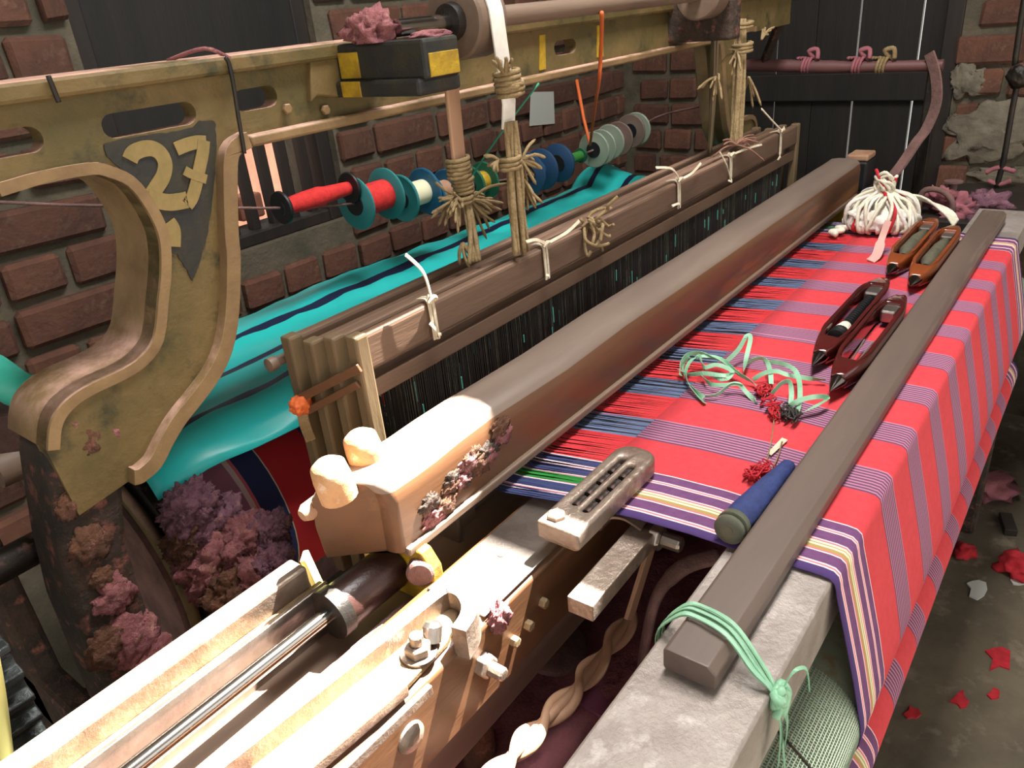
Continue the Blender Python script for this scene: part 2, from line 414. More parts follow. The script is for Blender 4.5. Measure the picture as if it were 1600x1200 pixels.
# plank door
door = thing('door_1', None, None, (WF+.05, (DY0+DY1)/2, 0), kind='structure')
edges = [DY0+.012, .557, .733, .86, .985, DY1-.012]; gaps = [.0055, .0055, .001, .003, .001]
for k in range(5):
    y0 = edges[k]; b = MB(); b.box((WF+.03, y0, .02), (WF+.055, edges[k+1]-gaps[k], DZ-.02)); b.build('plank', 'door_wood', door, bevel=.002)
for z in (.60, .98, 1.30):
    b = MB(); b.box((WF+.008, DY0+.01, z), (WF+.032, DY1-.02, z+.085)); b.build('ledge', 'door_wood', door, bevel=.004)
b = MB(); b.box((WF-.01, DY0-.035, 0), (WF+.07, DY0+.012, DZ)); b.box((WF-.01, DY1-.02, 0), (WF+.07, DY1+.03, DZ)); b.build('door_frame', 'dark_wood', door, bevel=.004)

# ================================================================== loom frame
loom = thing('loom_frame', 'olive cast iron power loom frame with arched top rail painted with the number 27', 'loom', (.27, .78, 0))
YA = .76
q = lambda px, py: (lambda v: (v.x, v.z))(P(px, py, y=YA))
ZT, ZB = 1.326, 1.243
leftedge = [(0,307),(67,287),(140,273),(167,277),(197,290),(220,317),(240,353),(248,383),(249,425),(245,467),(238,527),(217,557),(187,577),(143,597),(110,617),(87,640),(75,667),(72,703)]
rightedge = [(383,230),(368,238),(361,250),(360,290),(362,367),(365,400),(363,483),(353,543),(333,587),(307,623),(280,657),(260,690),(243,723),(217,747),(200,753)]
le = [tuple(v) for v in cr([Vector((*q(*p), 0)) for p in leftedge], 3)]; le = [(a, c) for a, c, _ in le]
re = [tuple(v) for v in cr([Vector((*q(*p), 0)) for p in rightedge], 3)]; re = [(a, c) for a, c, _ in re]
XE = 1.86
# mirrored leg at the far side
cx = 1.105
mir = lambda L_: [(2*cx-a, c) for a, c in L_]
far_in = mir(re); far_out = mir(le)
outer = [(.02, ZB-.0), *le, (le[-1][0]+.005, .93), re[-1], *re[::-1], *far_in, far_in[-1], (far_out[-1][0]-.005, .93), *far_out[::-1], (2*cx-.02, ZB), (2*cx-.02, ZT), (.02, ZT)]
outer2 = [outer[0]]
for p in outer[1:]:
    if (Vector(p)-Vector(outer2[-1])).length > 1e-4: outer2.append(p)
def slot(pts):
    v = [q(*p) for p in pts]; (x0, z0), (x1, z1) = v[0], v[1]; r = .011; out = []
    zc = (z0+z1)/2
    for k in range(9): a = -PI/2+PI*k/8; out.append((x1-r+math.cos(a)*r, zc+math.sin(a)*r))
    for k in range(9): a = PI/2+PI*k/8; out.append((x0+r+math.cos(a)*r, zc+math.sin(a)*r))
    return out
slots = [slot(((158,196),(307,178))), slot(((-70,236),(68,217))), slot(((366,160),(433,148))), slot(((866,77),(900,70)))]
casting = prism('top_arch', [outer2, *slots], 'xz', YA, YA+.022, 'olive_iron', loom, bevel=.003)
def strip(name, line, th, y0, y1, m, parent, inward):
    """rim following an edge line of the casting"""
    n = len(line); off = []
    for i, p in enumerate(line):
        a = Vector(line[max(i-1, 0)]); c = Vector(line[min(i+1, n-1)]); d = (c-a).normalized(); nr = Vector((-d.y, d.x))*inward
        off.append((p[0]+nr.x*th, p[1]+nr.y*th))
    return prism(name, [list(line)+off[::-1]], 'xz', y0, y1, m, parent, bevel=.003)
strip('rim', le[0:], .011, YA-.004, YA+.088, 'rim_iron', loom, 1)
strip('rim', [(.02, ZB), le[0]], .011, YA-.004, YA+.088, 'rim_iron', loom, 1)
strip('rim', re, .017, YA-.014, YA+.05, 'rim_iron', loom, -1)
strip('rim', [re[0], far_in[0]], .012, YA-.014, YA+.06, 'rim_iron', loom, 1)
strip('rim', far_in, .017, YA-.014, YA+.05, 'rim_iron', loom, 1)
strip('rim', far_out, .011, YA-.004, YA+.088, 'rim_iron', loom, -1)
b = MB(); b.box((.02, YA-.012, ZT-.014), (2*cx-.02, YA+.07, ZT+.004)); b.build('top_flange', 'olive_iron', loom, bevel=.004)
# the painted number
pts0 = [(161,226),(190,217),(230,211),(270,206),(300,200),(312,188),(333,190),(337,215),(336,270),(330,330),(322,372),(312,410),(300,438),(285,418),(276,398),(262,395),(252,372),(244,335),(228,305),(205,285),(185,262),(165,245)]
pts = []
for i_ in range(len(pts0)):
    a_, b_ = pts0[i_], pts0[(i_+1) % len(pts0)]
    for j_ in range(4): t_ = j_/4; n_ = noise.noise(Vector((i_*1.7+t_*3, 2.3, .4)))*3.2; pts.append((a_[0]*(1-t_)+b_[0]*t_+n_, a_[1]*(1-t_)+b_[1]*t_-n_*.7))
o = prism('number_panel', [[q(*p) for p in pts]], 'xz', YA-.0014, YA+.002, 'black_paint', loom); o['label'] = 'black painted patch with a worn outline'
def stroke(parent, pts, wdt, name):
    m = MB(); line = cr([Vector((q(*p)[0], YA-.0022, q(*p)[1])) for p in pts], 6)
    m.ribbon(line, wdt, side=[Vector((0,1,0)).cross((line[min(i+1, len(line)-1)]-line[max(i-1, 0)]).normalized()) for i in range(len(line))], th=.0012)
    return m.build(name, 'olive_paint', parent)
d2 = stroke(loom, [(201,250),(206,240),(220,233),(236,232),(249,240),(256,256),(253,275),(243,292),(234,306)], .0150, 'painted_digit'); d2['label'] = 'hand painted olive digit 2'
k_ = stroke(loom, [(228,308),(244,313),(265,316),(290,312)], .0165, 'painted_digit'); k_.location.y -= .0006
d7 = stroke(loom, [(273,233),(290,226),(306,222),(320,222)], .0130, 'painted_digit'); d7['label'] = 'hand painted olive digit 7'
k_ = stroke(loom, [(316,219),(314,240),(309,264),(304,288),(298,308),(290,320)], .0135, 'painted_digit'); k_.location.y -= .0006
k_ = stroke(loom, [(286,266),(297,272),(320,280)], .0095, 'painted_digit'); k_.location.y -= .0009
stroke(loom, [(262,346),(270,360),(270,385)], .014, 'painted_digit')
# wires tied round the rail
for pts in ([(352,90),(358,100),(366,140),(372,180),(378,215),(382,240)], [(75,118),(84,140),(92,160)]):
    b = MB(); b.tube(cr([P(px, py, y=YA-.016) for px, py in pts], 4), .0022, 6); b.build('tie_wire', 'black_iron', loom, smooth=True)
b = MB(); l0 = P(360, 92, y=YA-.01); b.tube(cr([l0, l0+Vector((-.02,.01,.012)), l0+Vector((-.04,.05,.004))], 5), .0022, 6); b.build('tie_wire', 'lint_pink', loom, smooth=True)
# bearing bracket in front of the arch
BX0, BX1 = .648, .706
b = MB(); b.box((BX0-.008, .618, 1.270), (BX1+.004, YA+.01, 1.288)); b.build('bearing_bracket', 'black_paint', loom, bevel=.004)
blk = MB().box((BX0, .612, 1.286), (BX1, YA, 1.327)).build('bearing_block', 'black_paint', loom, bevel=.004)
MB().box((BX0+.006, .6105, 1.288), (BX1-.004, .6135, 1.312)).build('yellow_mark', 'yellow_paint', blk, bevel=.0008)
MB().box((BX0-.0015, YA-.045, 1.29), (BX0+.001, YA-.012, 1.318)).build('yellow_mark', 'yellow_paint', blk, bevel=.0008)
MB().box((BX0-.0095, YA-.05, 1.2705), (BX0-.007, YA-.018, 1.2875)).build('yellow_mark', 'yellow_paint', blk, bevel=.0008)
blob('grease_lump', (BX0+.012, .70, 1.338), (.022, .03, .022), 'lint_pink', blk, amp=.5, seed=3)
blob('lint', (BX1-.02, .635, 1.329), (.025, .02, .005), 'lint_pink', blk, amp=.5, seed=5, sub=3)
# bracket plate at arch joint
prism('joint_plate', [[q(*p) for p in ((478,82),(570,70),(572,130),(560,148),(520,152),(490,150),(480,160))]], 'xz', YA-.008, YA+.002, 'olive_iron', loom, bevel=.002)
for px, py in ((447+0, 170), (507, 172)):
    c = P(px, py, y=YA-.002); hexbolt('rivet', c, (0, -1, 0), .006, .005, 'rim_iron', loom)
for px, y0, y1 in ((846, 55, 110), (936, 40, 90)):
    prism('yellow_mark', [[q(px-4, y0), q(px+5, y0-1), q(px+6, y1-2), q(px-4, y1)]], 'xz', YA-.0015, YA+.002, 'yellow_paint', casting)
# side frames: near one thick with grime, far one plain
def qq(px, py, y): v = P(px, py, y=y); return (v.x, v.z)
near = [(72,700),(80,760),(95,860),(118,960),(165,1080),(215,1200),(330,1330)]
nr2 = [(195,752),(200,850),(235,960),(262,1040),(300,1130),(345,1230),(440,1350)]
lp = [qq(*p, .765) for p in near]+[(.20, 0), (.34, 0)]+[qq(*p, .765) for p in nr2[::-1]]
prism('side_frame', [lp], 'xz', .765, .84, 'dirty_iron', loom, bevel=.008)['label'] = 'leg caked with grime and pink lint'
b = MB(); b.box((.205, .30, .30), (.25, 1.35, .42)); b.box((.205, .28, 0), (.25, .36, .66)); b.box((.205, 1.25, 0), (.25, 1.35, .78)); b.box((.205, .28, .50), (.25, .77, .58))
b.build('side_frame', 'dirty_iron', loom, bevel=.01)
b = MB(); X2 = 2*cx
b.box((X2-.29, .765, 0), (X2-.19, .84, .95)); b.box((X2-.25, .12, .30), (X2-.205, 1.35, .42)); b.box((X2-.25, .11, 0), (X2-.205, .22, .83)); b.box((X2-.25, 1.25, 0), (X2-.205, 1.35, .78)); b.box((X2-.25, .12, .54), (X2-.205, .80, .64))
b.build('side_frame', 'dirty_iron', loom, bevel=.01)
b = MB(); b.box((.23, .60, .14), (X2-.23, .66, .24)); b.box((.23, 1.26, .2), (X2-.23, 1.32, .3)); b.build('cross_girt', 'dust_iron', loom, bevel=.006)
# breast beam
bb = prism('breast_beam', [[(.134,.848),(.236,.848),(.236,.836),(.148,.836),(.148,.775),(.134,.775)]], 'yz', .20, 1.99, 'beam_steel', loom, bevel=.003); bb['label'] = 'worn angle steel breast beam'
for x in (.205, 1.935):
    b = MB(); b.box((x, .152, .0), (x+.05, .228, .838)); b.build('breast_beam_leg', 'dirty_iron', loom, bevel=.005)
# grime and lint stuck to the leg
for k, (px, py, s, m) in enumerate(((120,660,.012,'lint_pink'),(140,690,.016,'lint_brown'),(175,675,.013,'lint_pink'),(110,790,.014,'lint_brown'),(150,740,.010,'lint_pink'),(140,850,.02,'lint_brown'),(180,930,.02,'lint_pink'),(205,1000,.028,'lint_pink'),(235,1030,.026,'lint_pink'),(170,1010,.022,'lint_brown'),(215,1075,.02,'lint_pink'),(160,905,.012,'lint_brown'),(190,1120,.03,'lint_brown'))):
    c = P(px, py, y=.764); blob('lint', c, (s, s*.3, s*1.1), m, loom, amp=.4, seed=k, sub=4, flatb=False)
# ================================================================== cloth, warp and rollers
def stripes():
    """(x0, x1, woven material, warp material) across the width"""
    out = []; E0, E1 = .594, 1.758
    def border(seq, x):
        for wd, a, c in seq: out.append((x, x+wd, a, c)); x += wd
        return x
    seq = [(.012,'c_violet','w_navy'),(.0022,'c_white','c_white'),(.002,'c_pink','c_mauve'),(.0022,'c_white','c_white'),(.015,'c_purple','w_navy'),(.0018,'c_white','c_white'),(.0022,'c_pink','c_mauve'),
           (.005,'c_olive','w_green'),(.003,'c_pale','w_green'),(.0015,'c_olive','w_green'),(.003,'c_pale','w_green'),(.0022,'c_pink','c_mauve'),(.0018,'c_white','c_white'),
           (.014,'c_purple','w_navy'),(.0018,'c_white','c_white'),(.002,'c_pink','c_mauve'),(.0018,'c_white','c_white'),(.013,'c_purple','w_navy'),(.0016,'c_white','c_white')]
    x = border(seq, E0)
    starts = [.748+.1143*k for k in range(8)]
    for s0 in starts:
        out.append((x, s0, 'c_red', 'w_red')); n = 9; pw = .05/n; x = s0
        for k in range(n):
            out.append((x, x+pw*.52, 'c_dark', 'w_black' if k % 2 else 'w_slate')); out.append((x+pw*.52, x+pw, 'c_mauve', 'w_slate')); x += pw
    tot = sum(a[0] for a in seq); out.append((x, E1-tot, 'c_red', 'w_red'))
    border(seq[::-1], E1-tot); return out
ST = stripes()
CM = ['c_red','c_purple','c_violet','c_white','c_pink','c_olive','c_pale','c_dark','c_mauve','w_navy','w_slate','w_black','w_green','w_red']
MC, MR = Vector((0, .157, .668)), .066        # take-up roller centre and radius
RC, RR = Vector((0, .128, .561)), .045        # cloth roll
path = [(.413,.8535),(.38,.8545),(.33,.857),(.27,.8565),(.215,.852),(.17,.8515),(.145,.8515),(.1360,.8505),(.1312,.8465),(.1292,.840),(.1280,.833)]
tang = 180-14
path += [(.1155,.785),(.1028,.735)]
for k in range(7):
    a = math.radians(tang+k*(58+14)/6); path.append((MC.y+math.cos(a)*(MR+.0015), MC.z+math.sin(a)*(MR+.0015)))
def sheet(name, cols, path, th, matname, drift=None, wob=0):
    m = MB(); xs = [cols[0][0]]+[c[1] for c in cols]; n = len(xs)
    for i, (y, z) in enumerate(path):
        for x in xs:
            xx = x+(drift(x, y) if drift else 0); dz_ = wob*noise.noise(Vector((x*6, y*9, 1)))
            m.v.append((xx, y, z+dz_))
    for i in range(len(path)-1):
        for j, c in enumerate(cols): m.face((i*n+j, i*n+j+1, (i+1)*n+j+1, (i+1)*n+j), CM.index(c[2]))
    o = m.build(name, [MATS[c] for c in CM], smooth=True)
    so_ = o.modifiers.new('thick', 'SOLIDIFY'); so_.thickness = th; so_.offset = 0
    return o
drift = lambda x, y: -(1 if x < 1.1 else -1)*max(0, y-.16)*.10*min(1, abs(x-1.176)/.58)*(.9 if x < 1.1 else .5)
cloth = sheet('woven_cloth', ST, path, .0008, 'c_red', drift, .0012)
tag(cloth, 'red cotton cloth with purple stripes and a striped border drawn over the breast beam', 'cloth')
# wound cloth
m = MB(); xs = [ST[0][0]+.004]+[c[1] for c in ST]; n = len(xs); K = 36
for k in range(K+1):
    a = 2*PI*k/K
    for x in xs: m.v.append((x, RC.y+math.cos(a)*RR, RC.z+math.sin(a)*RR))
for k in range(K):
    for j, c in enumerate(ST): m.face((k*n+j, k*n+j+1, (k+1)*n+j+1, (k+1)*n+j), CM.index(c[2]))
roll = thing('cloth_roll', 'roll of finished red striped cloth below the take up roller', 'cloth roll', (1.17, RC.y, RC.z-RR))
m.build('wound_cloth', [MATS[c] for c in CM], roll, smooth=True)
MB().lathe((.24, RC.y, RC.z), (1,0,0), [(0,.018),(1.72,.018)], 14).build('roll_core', 'dark_wood', roll, smooth=40)
# take-up roller covered with ridged green mesh
tur = thing('take_up_roller', 'take up roller covered in pale green wire mesh under the breast beam', 'roller', (1.1, MC.y, MC.z-MR))
m = MB(); m.lathe((.26, MC.y, MC.z), (1,0,0), [(0,.02),(.0,MR-.002),(1.66,MR-.002),(1.66,.02)], 40); m.build('roller_body', 'mesh_green', tur, smooth=40)
m = MB(); nring = 130
for k in range(nring):
    x = .262+k*.0033
    if x > .60: break
    a0, K = 0, 44
    m.lathe((x, MC.y, MC.z), (1,0,0), [(-.0006,MR-.004),(-.0004,MR),(.0004,MR),(.0006,MR-.004)], 36)
for k in range(110):
    a = 2*PI*k/110; m.bar((.262, MC.y+math.cos(a)*MR, MC.z+math.sin(a)*MR), (.60, MC.y+math.cos(a)*MR, MC.z+math.sin(a)*MR), .0009, .0009)
m.build('wire_mesh', 'ridge_green', tur)['kind'] = 'stuff'
for x in (.405, .455, .51):
    m = MB(); m.tube([(x+.012*math.sin(a*2), MC.y+math.cos(a)*(MR+.001), MC.z+math.sin(a)*(MR+.001)) for a in [2*PI*k/40 for k in range(41)]], .0013, 5); m.build('binding_wire', 'dirty_iron', tur, smooth=True)
MB().lathe((.22, MC.y, MC.z), (1,0,0), [(0,.016),(1.76,.016)], 14).build('roller_axle', 'black_iron', tur, smooth=40)
# warp threads from the fell back through the harness to the back rest
def wcol(x):
    for c in ST:
        if c[0] <= x < c[1]: return c[3]
    return 'w_navy'
m = MB(); x = .556; E = 1.775; pit = .00225
while x < E:
    u = .594+(x-.556)*(1.758-.594)/(E-.556); c = wcol(u)
    wd = .0017 if c in ('w_slate','w_black','w_red') else .0021
    z1 = .846+random.uniform(-.004, .002)
    xf = u+drift(u, .413); n0 = len(m.v); mi = CM.index(c)
    P3 = [(xf, .4125, .8535), (x, .49, .852+random.uniform(-.003, .001)), (x, .64, z1), (x, .74, .846), (x, 1.17, .846)]
    for (a, y, z) in P3: m.v += [(a-wd/2, y, z), (a+wd/2, y, z)]
    for k in range(4): m.face((n0+2*k, n0+2*k+1, n0+2*k+3, n0+2*k+2), mi)
    x += pit
warp = m.build('warp_threads', [MATS[c] for c in CM]); tag(warp, 'stretched red and navy warp threads running under the sley and through the harness', 'warp threads', kind='stuff')
# warp beam at the back
wbm = thing('warp_beam', 'warp beam wound with red and navy striped yarn below the turquoise cover', 'warp beam', (1.1, 1.05, .50))
m = MB(); WBc = (1.05, .665); rB = .165
cols = [(.36,.415,'w_black'),(.415,.47,'c_mauve'),(.47,.478,'c_white'),(.478,.483,'c_pink'),(.483,.52,'w_navy'),(.52,.522,'c_pale'),(.522,.60,'w_red'),(.60,.645,'w_navy'),(.645,.668,'w_red')]
x = .668
while x < 1.8: cols += [(x,x+.05,'w_navy'),(x+.05,x+.115,'w_red')]; x += .115
xs = [c[0] for c in cols]+[cols[-1][1]]; n = len(xs); K = 40
for k in range(K+1):
    a = 2*PI*k/K
    for x in xs: m.v.append((x, WBc[0]+math.cos(a)*rB, WBc[1]+math.sin(a)*rB))
for k in range(K):
    for j, c in enumerate(cols): m.face((k*n+j, k*n+j+1, (k+1)*n+j+1, (k+1)*n+j), CM.index(c[2]))
m.build('wound_yarn', [MATS[c] for c in CM], wbm, smooth=True)
for x in (.355, 1.86):
    MB().lathe((x-.012, *WBc), (1,0,0), [(0,.05),(0,.19),(.004,.2),(.02,.2),(.024,.19),(.024,.05)], 40).build('flange', 'black_iron', wbm, smooth=40)
MB().lathe((.24, *WBc), (1,0,0), [(0,.03),(1.73,.03)], 16).build('axle', 'black_iron', wbm, smooth=40)
o = MB().lathe((.318, *WBc), (1,0,0), [(0,.15),(.0,.178),(.025,.178),(.025,.15)], 40).build('brake_drum', 'dust_iron', wbm, smooth=40)
m = MB(); m.tube([(.331, WBc[0]+math.cos(a)*.186, WBc[1]+math.sin(a)*.186) for a in [math.radians(70+k*6) for k in range(30)]], .008, 8); m.build('brake_band', 'olive_iron', o, smooth=True)
MB().lathe((.26, 1.17, .83), (1,0,0), [(0,.028),(1.70,.028)], 20).build('back_rest', 'wood_grey', wbm, smooth=40)

# ================================================================== turquoise cover
m = MB(); NX, NY = 70, 34
mt = mat('tarp', S(36,184,180), None, 6, .36)
nt = mt.node_tree; N = nt.nodes; L = nt.links; bs = N['Principled BSDF']
tc = N.new('ShaderNodeTexCoord'); uvn = tc.outputs['UV']; sep = N.new('ShaderNodeSeparateXYZ'); L.new(uvn, sep.inputs[0])
no = N.new('ShaderNodeTexNoise'); no.inputs['Scale'].default_value = 9; no.inputs['Detail'].default_value = 2; L.new(uvn, no.inputs['Vector'])
def math_(op, a, b_=None):
    x = N.new('ShaderNodeMath'); x.operation = op
    for k, v in ((0, a), (1, b_)):
        if v is None: continue
        if hasattr(v, 'is_output'): L.new(v, x.inputs[k])
        else: x.inputs[k].default_value = v
    return x.outputs[0]
yy = math_('ADD', sep.outputs[1], math_('MULTIPLY', math_('SUBTRACT', no.outputs['Fac'], .5), .018))
fr = math_('FRACT', math_('DIVIDE', math_('SUBTRACT', yy, .926), .0905))
wdt = math_('ADD', .06, math_('MULTIPLY', no.outputs['Fac'], .22))
st_ = math_('MULTIPLY', math_('LESS_THAN', fr, wdt), math_('GREATER_THAN', yy, .88))
n2 = N.new('ShaderNodeTexNoise'); n2.inputs['Scale'].default_value = 6; L.new(uvn, n2.inputs['Vector'])
mx0 = N.new('ShaderNodeMix'); mx0.data_type = 'RGBA'; L.new(n2.outputs['Fac'], mx0.inputs[0]); mx0.inputs[6].default_value = S(30,176,170); mx0.inputs[7].default_value = S(50,198,196)
mx = N.new('ShaderNodeMix'); mx.data_type = 'RGBA'; L.new(st_, mx.inputs[0]); L.new(mx0.outputs[2], mx.inputs[6]); mx.inputs[7].default_value = S(24,34,62); L.new(mx.outputs[2], bs.inputs['Base Color'])
bn = N.new('ShaderNodeBump'); bn.inputs['Strength'].default_value = .35; bn.inputs['Distance'].default_value = .01; L.new(no.outputs['Fac'], bn.inputs['Height']); L.new(bn.outputs[0], bs.inputs['Normal'])
f0 = [P(240,768,z=.868), P(330,728,z=.868), P(420,690,z=.868), P(480,664,z=.868)]      # front hem, px seen below the leg
uvs = []
for i in range(NX+1):
    u = i/NX; x = .335+u*1.57
    yf = .858-.012*math.sin(u*9)-.03*min(1, u*3); yb = 1.235-.055*u
    for j in range(NY+1):
        v = j/NY; y = yf+(yb-yf)*v
        z = .874+.02*v+.009*noise.noise(Vector((x*4, y*9, 0)))+.006*noise.noise(Vector((x*13, y*20, 3)))+.012*math.exp(-((v-.82)/.1)**2)
        if v < .07: z -= .022*(1-v/.07)*(1 if u < .35 else .6)
        if v > .95: z -= .02*((v-.95)/.05)
        z = max(z, .863 if y > 1.1 else .852)
        if u < .04: z -= .01*(1-u/.04)
        if u > .9: z += .03*math.sin((u-.9)/.1*PI)*(.5+v)
        sh = .06*(1-u*8)*v if u < .125 else 0
        m.v.append((x+sh, y, z)); uvs.append((x, y))
for i in range(NX):
    for j in range(NY):
        a = i*(NY+1)+j; m.face((a, a+NY+1, a+NY+2, a+1))
tarp = m.build('plastic_cover', mt, smooth=True); uvl = tarp.data.uv_layers.new(name='UVMap')
for lp_ in tarp.data.loops: uvl.data[lp_.index].uv = uvs[lp_.vertex_index]
so_ = tarp.modifiers.new('thick', 'SOLIDIFY'); so_.thickness = .001
tag(tarp, 'turquoise plastic sheet with dark stripes spread over the warp behind the harness', 'plastic sheet')
m = MB(); c0 = P(-25, 575, y=1.0); c1 = P(38, 612, y=.93)
m.tube(cr([c0+Vector((-.06,.03,.03)), c0, c1, c1+Vector((.06,-.02,-.03))], 5), .021, 16, cap=False)
o = m.build('rolled_plastic', 'green_ribbon', smooth=True); o.data.materials[0] = mat('tarp_roll', S(70,196,170), S(50,176,156), 10, .4)
so_ = o.modifiers.new('thick', 'SOLIDIFY'); so_.thickness = .0015
tag(o, 'rolled end of pale turquoise plastic sticking out behind the loom leg', 'plastic sheet')
# end of the post it rests on
m = MB(); e0 = c1+Vector((-.12,.05,-.05)); m.bar(c0+Vector((-.085,.02,-.055)), c1+Vector((.10,-.0,-.075)), .05, .05); tag(m.build('dusty_rail', 'dust_iron', bevel=.006), 'dusty pink rail under the rolled plastic beside the loom leg', 'rail')

# ================================================================== sley
sley = thing('sley', 'wooden loom sley with rounded hand rail and metal shuttle box', 'sley', (1.1, .50, .70))
m = MB(); prof = [(.490,.872),(.4885,.90),(.4880,.930),(.4905,.944),(.499,.9525),(.515,.9565),(.54,.9565),(.556,.953),(.564,.944),(.566,.91),(.562,.872)]
xsn = [.352,.3535,.357,.363,.372,.385,.40,.43,.46,.5,.55,.6,.7,.85,1.0,1.2,1.4,1.6,1.8,1.90,1.94,1.955]; K = len(prof)
for i, x in enumerate(xsn):
    for k, (y, z) in enumerate(prof):
        tt = min(1, (x-.352)/.04); e = 1-tt
        yc = .535; s = .62+.38*math.sqrt(1-e*e)
        skew = (.56-y)*.55*max(0, 1-(x-.352)/.05)       # the near end is cut at an angle
        bul = .004*noise.noise(Vector((x*5, y*20, z*20)))
        if .45 < x < .62 and z > .94: bul += .003*math.sin((x-.45)*18)
        m.v.append((x+skew, yc+(y-yc)*s+bul*.5, (z-.872)*(1-.03*e*e)+.872+(bul if z > .94 else 0)))
for i in range(len(xsn)-1):
    for k in range(K):
        mi = 1 if 3 <= k <= 7 else 0
        a = i*K+k; c = i*K+(k+1) % K; m.face((a, c, c+K, a+K), mi)
m.face([k for k in range(K)]); m.face([(len(xsn)-1)*K+k for k in range(K)])
cap = m.build('hand_rail', [MATS['wood_cap'], MATS['wood_cap_worn']], sley, smooth=50); cap['label'] = 'brown wooden rail with a worn rounded top'
MB().box((.40, .484, .866), (1.94, .50, .876)).build('rail_strip', 'wood_grey', cap, bevel=.002)
for px, py in ((522,738), (571,693)):
    c = P(px, py, z=.972); c.z = .945
    MB().lathe(c, (-.12,.05,1), [(0,.0185),(.022,.0185),(.036,.017),(.041,.011),(.0425,.003)], 20).build('peg', 'peg_wood', sley, smooth=50)
c = P(478, 797, y=.56); MB().lathe(c+Vector((.03,0,0)), (-1,0,-.1), [(0,.009),(.03,.0095),(.036,.006)], 14).build('dowel_end', 'pale_wood', sley, smooth=50)
random.seed(15)
for k in range(16):
    x = .435+.125*(k % 8)/7+random.uniform(-.008, .008); z = random.uniform(.884, .905)+.028*((x-.435)/.125); sz = random.uniform(.010, .019)
    blob('lint', (x, .4882, z), (sz, .0022+.0015*random.random(), sz*.7), ('lint_pink', 'lint_brown', 'dirty_iron')[k % 3], cap, amp=.5, seed=k+20, sub=4, flatb=False)
MB().box((.02, .40, .68), (2.18, .60, .798)).build('lay_beam', 'wood_grey', sley, bevel=.006)
prism('race_board', [[(.385,.745),(.47,.745),(.47,.834),(.462,.838),(.393,.838),(.385,.832)]], 'yz', .08, 2.12, 'wood_cap', sley, bevel=.002)['label'] = 'dark wooden front board with bolts'
m = MB(); m.box((.395, .388, .838), (.70, .462, .8405)); rp = m.build('race_plate', 'steel', sley, bevel=.001); rp['label'] = 'shiny steel race plate'
for x, y in ((.475,.43),(.60,.445)):
    MB().lathe((x, y, .840), (0,0,1), [(0,.005),(.0015,.0045)], 14).build('screw_head', 'worn_steel', rp, smooth=40)
for x, y in ((.50,.492),(.57,.482)):
    MB().lathe((x, y, .797), (0,0,1), [(0,.006),(.0022,.005)], 14).build('screw_head', 'worn_steel', rp, smooth=40)
MB().box((.42, .474, .797), (.74, .482, .81)).build('race_rib', 'wood_grey', sley, bevel=.001)
# reed between lay and rail
reed = MB().box((.552, .548, .795), (1.80, .556, .812)).build('reed', 'worn_steel', sley)
m = MB(); x = .56
while x < 1.79: m.box((x, .549, .81), (x+.0008, .555, .875)); x += .004
m.build('reed_wires', 'worn_steel', reed)['kind'] = 'stuff'
for x in (.515, 1.80): MB().box((x, .535, .795), (x+.04, .562, .875)).build('reed_end', 'wood_grey', sley, bevel=.002)
MB().box((.505, .52, .795), (.511, .56, .874)).build('stay_plate', 'steel', sley, bevel=.001)
# near shuttle box
MB().box((-.06, .566, .797), (.335, .592, .866)).build('box_back', 'worn_steel', sley, bevel=.003)
MB().box((-.06, .548, .797), (.345, .566, .842)).build('box_shelf', 'tan_iron', sley, bevel=.002)
MB().box((-.06, .543, .797), (.34, .548, .853)).build('box_liner', 'steel', sley, bevel=.001)
MB().lathe((-.06, .522, .838), (1,0,0), [(0,.0085),(.42,.0085)], 16).build('spindle', 'chrome', sley, smooth=40)
m = MB(); m.lathe((.325, .522, .836), (1,0,0), [(0,.0085),(0,.023),(.004,.0245),(.03,.0245),(.078,.0245),(.082,.023),(.082,.0085)], 26); bt = m.build('buffer_tube', 'leather', sley, smooth=40); bt['label'] = 'dark brown leather buffer on the chrome spindle'
MB().lathe((.318, .522, .836), (1,0,0), [(0,.012),(0,.0265),(.014,.0265),(.014,.012)], 26).build('buffer_ring', 'black_iron', bt, smooth=40)
prism('spindle_bracket', [[(.47,.80),(.57,.80),(.572,.868),(.50,.87),(.478,.868),(.466,.85),(.465,.82)]], 'yz', .408, .424, 'yellow_paint', sley, bevel=.003)['label'] = 'yellow painted spindle bracket'
MB().lathe((.412, .484, .845), (-.8,-.6,.1), [(0,.0145),(.012,.0145),(.0145,.012)], 22).build('bracket_knob', 'dust_iron', sley, smooth=40)
MB().box((-.06, .485, .795), (.40, .50, .806)).build('box_floor', 'dust_iron', sley, bevel=.001)
zt = .864
rim = [P(px, py, z=zt) for px, py in ((100,1378),(330,1200),(400,1146),(560,1022),(650,951),(690,921),(708,918),(724,926),(733,943),(730,962),(716,983))]
line = cr(rim, 6); m = MB()
n0 = 0
for i, p in enumerate(line):
    d = (line[min(i+1, len(line)-1)]-line[max(i-1, 0)]).normalized(); sv = Vector((-d.y, d.x, 0)).normalized()
    for a, z in ((-.0075, zt-.034), (.0075, zt-.034), (.0075, zt), (-.0075, zt)): m.v.append((p.x+sv.x*a, p.y+sv.y*a, z))
for i in range(len(line)-1):
    for k in range(4): a = i*4+k; c = i*4+(k+1) % 4; m.face((a, c, c+4, a+4))
m.face((0,1,2,3)); n4 = (len(line)-1)*4; m.face((n4, n4+1, n4+2, n4+3))
bf = m.build('box_front', 'worn_steel', sley, bevel=.0025); bf['label'] = 'bent steel box front with a rounded end'
m = MB()
fl = [P(px, py, z=.839) for px, py in ((330,1210),(690,935),(726,945),(700,1010),(640,1075),(480,1210))]
